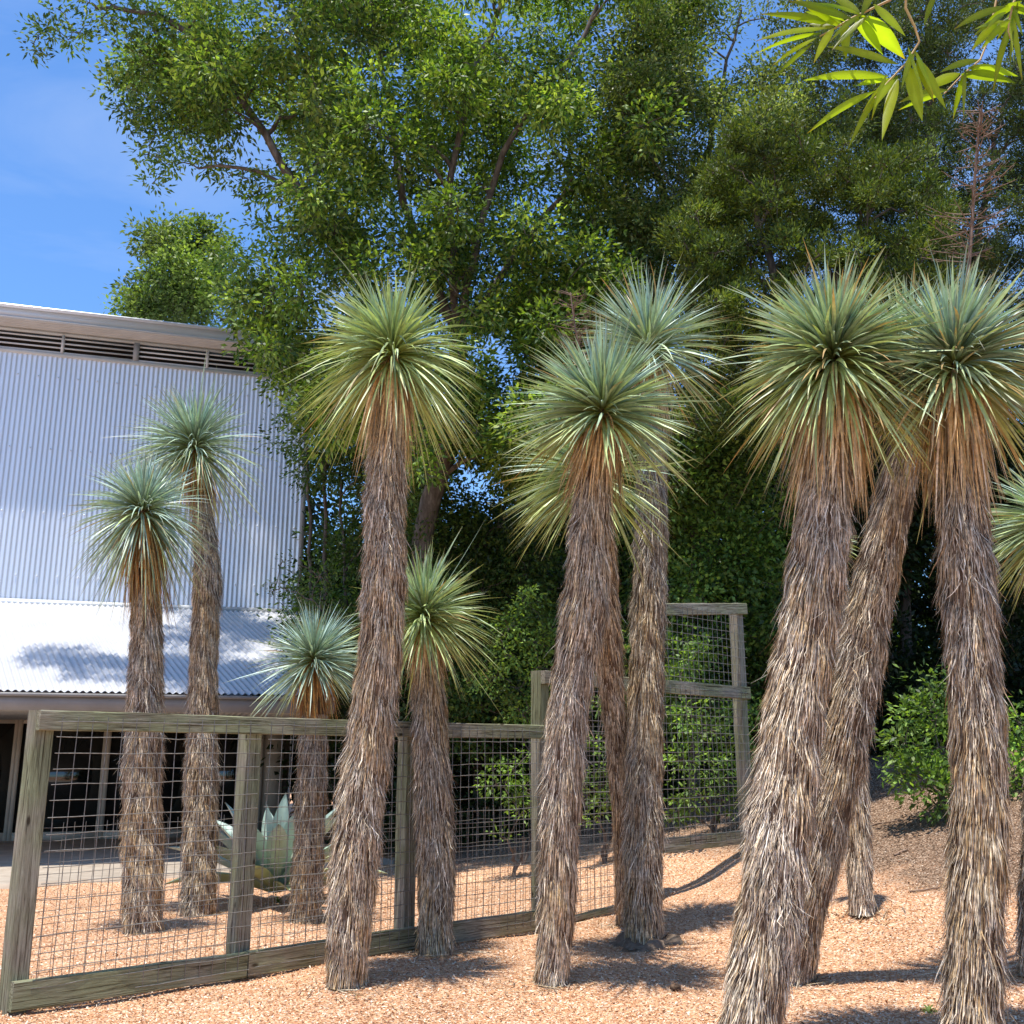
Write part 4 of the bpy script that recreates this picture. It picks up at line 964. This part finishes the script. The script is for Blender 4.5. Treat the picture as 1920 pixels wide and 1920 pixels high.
# ------------------------------------------------------------------ bamboo arching in from the right, close by
def bamboo():
    rng = np.random.default_rng(9); Y = 1.75
    culm_base = np.array([2.3, 1.5, -1.6]); culm_base[2] = gz(culm_base[0], culm_base[1])
    root = thing('bamboo', culm_base, 'sunlit yellow-green bamboo sprays hanging in at the upper right corner', 'bamboo')
    culm_top = np.array([1.75, 1.7, 2.6])
    mb = MB(); t = np.linspace(0, 1, 24)[:, None]
    Pc = culm_base*(1 - t) + culm_top*t + np.array([.35, 0, 0])*np.sin(t*math.pi)
    mb.tube(Pc, .012 - .006*t[:, 0] + .0015*(np.arange(24) % 3 == 0), 8); mb.build('culm', M_culm, root, smooth=True)
    top = Pc[-6]
    stems = [([(1720, -60), (1669, 0), (1597, 34), (1560, 56), (1537, 68)], Y), ([(1700, -60), (1698, 15), (1715, 50), (1724, 78), (1699, 118), (1661, 158), (1640, 185)], Y),
             ([(1880, -60), (1853, 75), (1838, 112), (1805, 140), (1770, 176)], Y + .08), ([(1925, -40), (1900, 5), (1894, 30), (1890, 60), (1898, 80)], Y - .05)]
    for pts, yy in stems:
        mb = MB(); P = [at(a, b, yy) for a, b in pts]
        P = [Pc[-5] if False else P[0] + (Pc[-4] - P[0])*.5 + np.array([0, 0, .05])] + P
        P = [Pc[-4]] + P
        mb.tube(np.array(P), np.linspace(.0035, .0014, len(P)), 6, cap=False); mb.build('branch', M_culm, root)
    z = lambda x, y: (1200 + x/2.667, y/2.667)
    Lv = [(1060,95,740,5,60,0),(1100,65,950,-25,50,0),(990,125,600,70,50,0),(940,140,580,205,48,0),(905,165,575,270,26,0),(880,190,660,330,30,0),(860,220,670,395,28,0),(972,140,868,318,44,0),(1030,105,1030,300,62,0),
          (1075,90,1215,275,70,0),(1170,20,1328,182,62,0),(1105,80,1325,295,100,0),(1165,-30,1105,82,44,0),
          (1290,320,930,232,62,1),(1240,382,815,402,52,1),(1175,455,835,668,42,1),(1215,440,1040,745,36,1),(1290,395,1210,702,60,1),(1340,330,1412,605,82,1),(1385,290,1530,545,62,1),(1385,300,1470,510,60,1),
          (1700,298,1500,362,44,2),(1640,340,1892,382,52,2),(1600,365,1420,450,70,2),(1605,372,1880,415,60,2),(1540,450,1290,515,40,2),(1520,470,1290,552,26,2),
          (1830,30,1568,148,44,3),(1800,100,1655,258,44,3),(1845,130,1765,460,36,3),(1862,60,1912,405,44,3),(1482,-40,1418,135,34,3),(1850,110,1872,310,22,3),(1870,150,1850,330,20,3),(1840,20,1960,80,50,3),(1830,60,1730,150,28,3)]
    for (nx_, ny_, a0, a1, g, cnt_) in ((1000, 125, 150, 215, 0, 4), (1110, 60, 100, 200, 0, 3), (1260, 390, 95, 190, 1, 5), (1370, 240, 60, 120, 1, 3), (1620, 360, 20, 165, 2, 3), (1850, 90, 95, 170, 3, 5), (1880, 20, 60, 175, 3, 4)):
        for _ in range(cnt_):
            an = R(rng.uniform(a0, a1)); ln_ = rng.uniform(150, 270); Lv.append((nx_ + rng.uniform(-30, 30), ny_ + rng.uniform(-20, 20), nx_ + ln_*math.cos(an), ny_ + ln_*math.sin(an), rng.uniform(24, 44), g))
    for k, (x0, y0, x1, y1, wd, g) in enumerate(Lv):
        yy = Y + (0, 0, .08, -.05)[g] + rng.uniform(-.01, .01); a = at(*z(x0, y0), yy); b = at(*z(x1, y1), yy + rng.uniform(-.05, .05))
        Kn = 9; u = np.linspace(0, 1, Kn); P = a[None, :]*(1 - u[:, None]) + b[None, :]*u[:, None]; P[:, 2] += .05*np.linalg.norm(b - a)*np.sin(u*math.pi)
        W = .86*wd/2.667*pxm(*z(x0, y0), yy)*np.array([.12, .6, .9, 1, .97, .85, .62, .34, .02])
        d = (b - a)/np.linalg.norm(b - a); v = np.array([0, 1.0, .25]); sd = np.cross(d, v); sd /= np.linalg.norm(sd)
        nn_ = np.cross(sd, d); tw = rng.normal(0, .35); sd = sd*math.cos(tw) + nn_*math.sin(tw); nn_ = np.cross(sd, d)
        # keeled blade: two halves folded along the midrib
        mb = MB(); col = np.array([.25, .36, .028])*rng.uniform(.5, 1.15)
        V = np.stack([P - sd*W[:, None]/2 + nn_*W[:, None]*.10, P, P + sd*W[:, None]/2 + nn_*W[:, None]*.10], 1).reshape(-1, 3)
        i, j = np.meshgrid(np.arange(Kn-1), np.arange(2), indexing='ij')
        mb.add(V, np.stack([i*3+j, i*3+j+1, (i+1)*3+j+1, (i+1)*3+j], -1).reshape(-1, 4), col=np.repeat(col[None, :]*np.array([.7, .9, 1, 1, 1, 1, .95, .9, .9])[:, None]*(1 - 1.0*np.array([0]*7 + [.15, 1])[:, None]*(rng.random() < .5)*np.array([-.25, .4, .1])), 3, 0)*np.tile([.92, 1.18, 1.0], Kn)[:, None]); mb.build('leaf', M_bamboo, root)
M_culm = noisy('bamboo cane', [(.3, (.30, .16, .05)), (.7, (.42, .30, .08))], (1, 1, 1), 12, 3, .5, .1, .4)
bamboo()
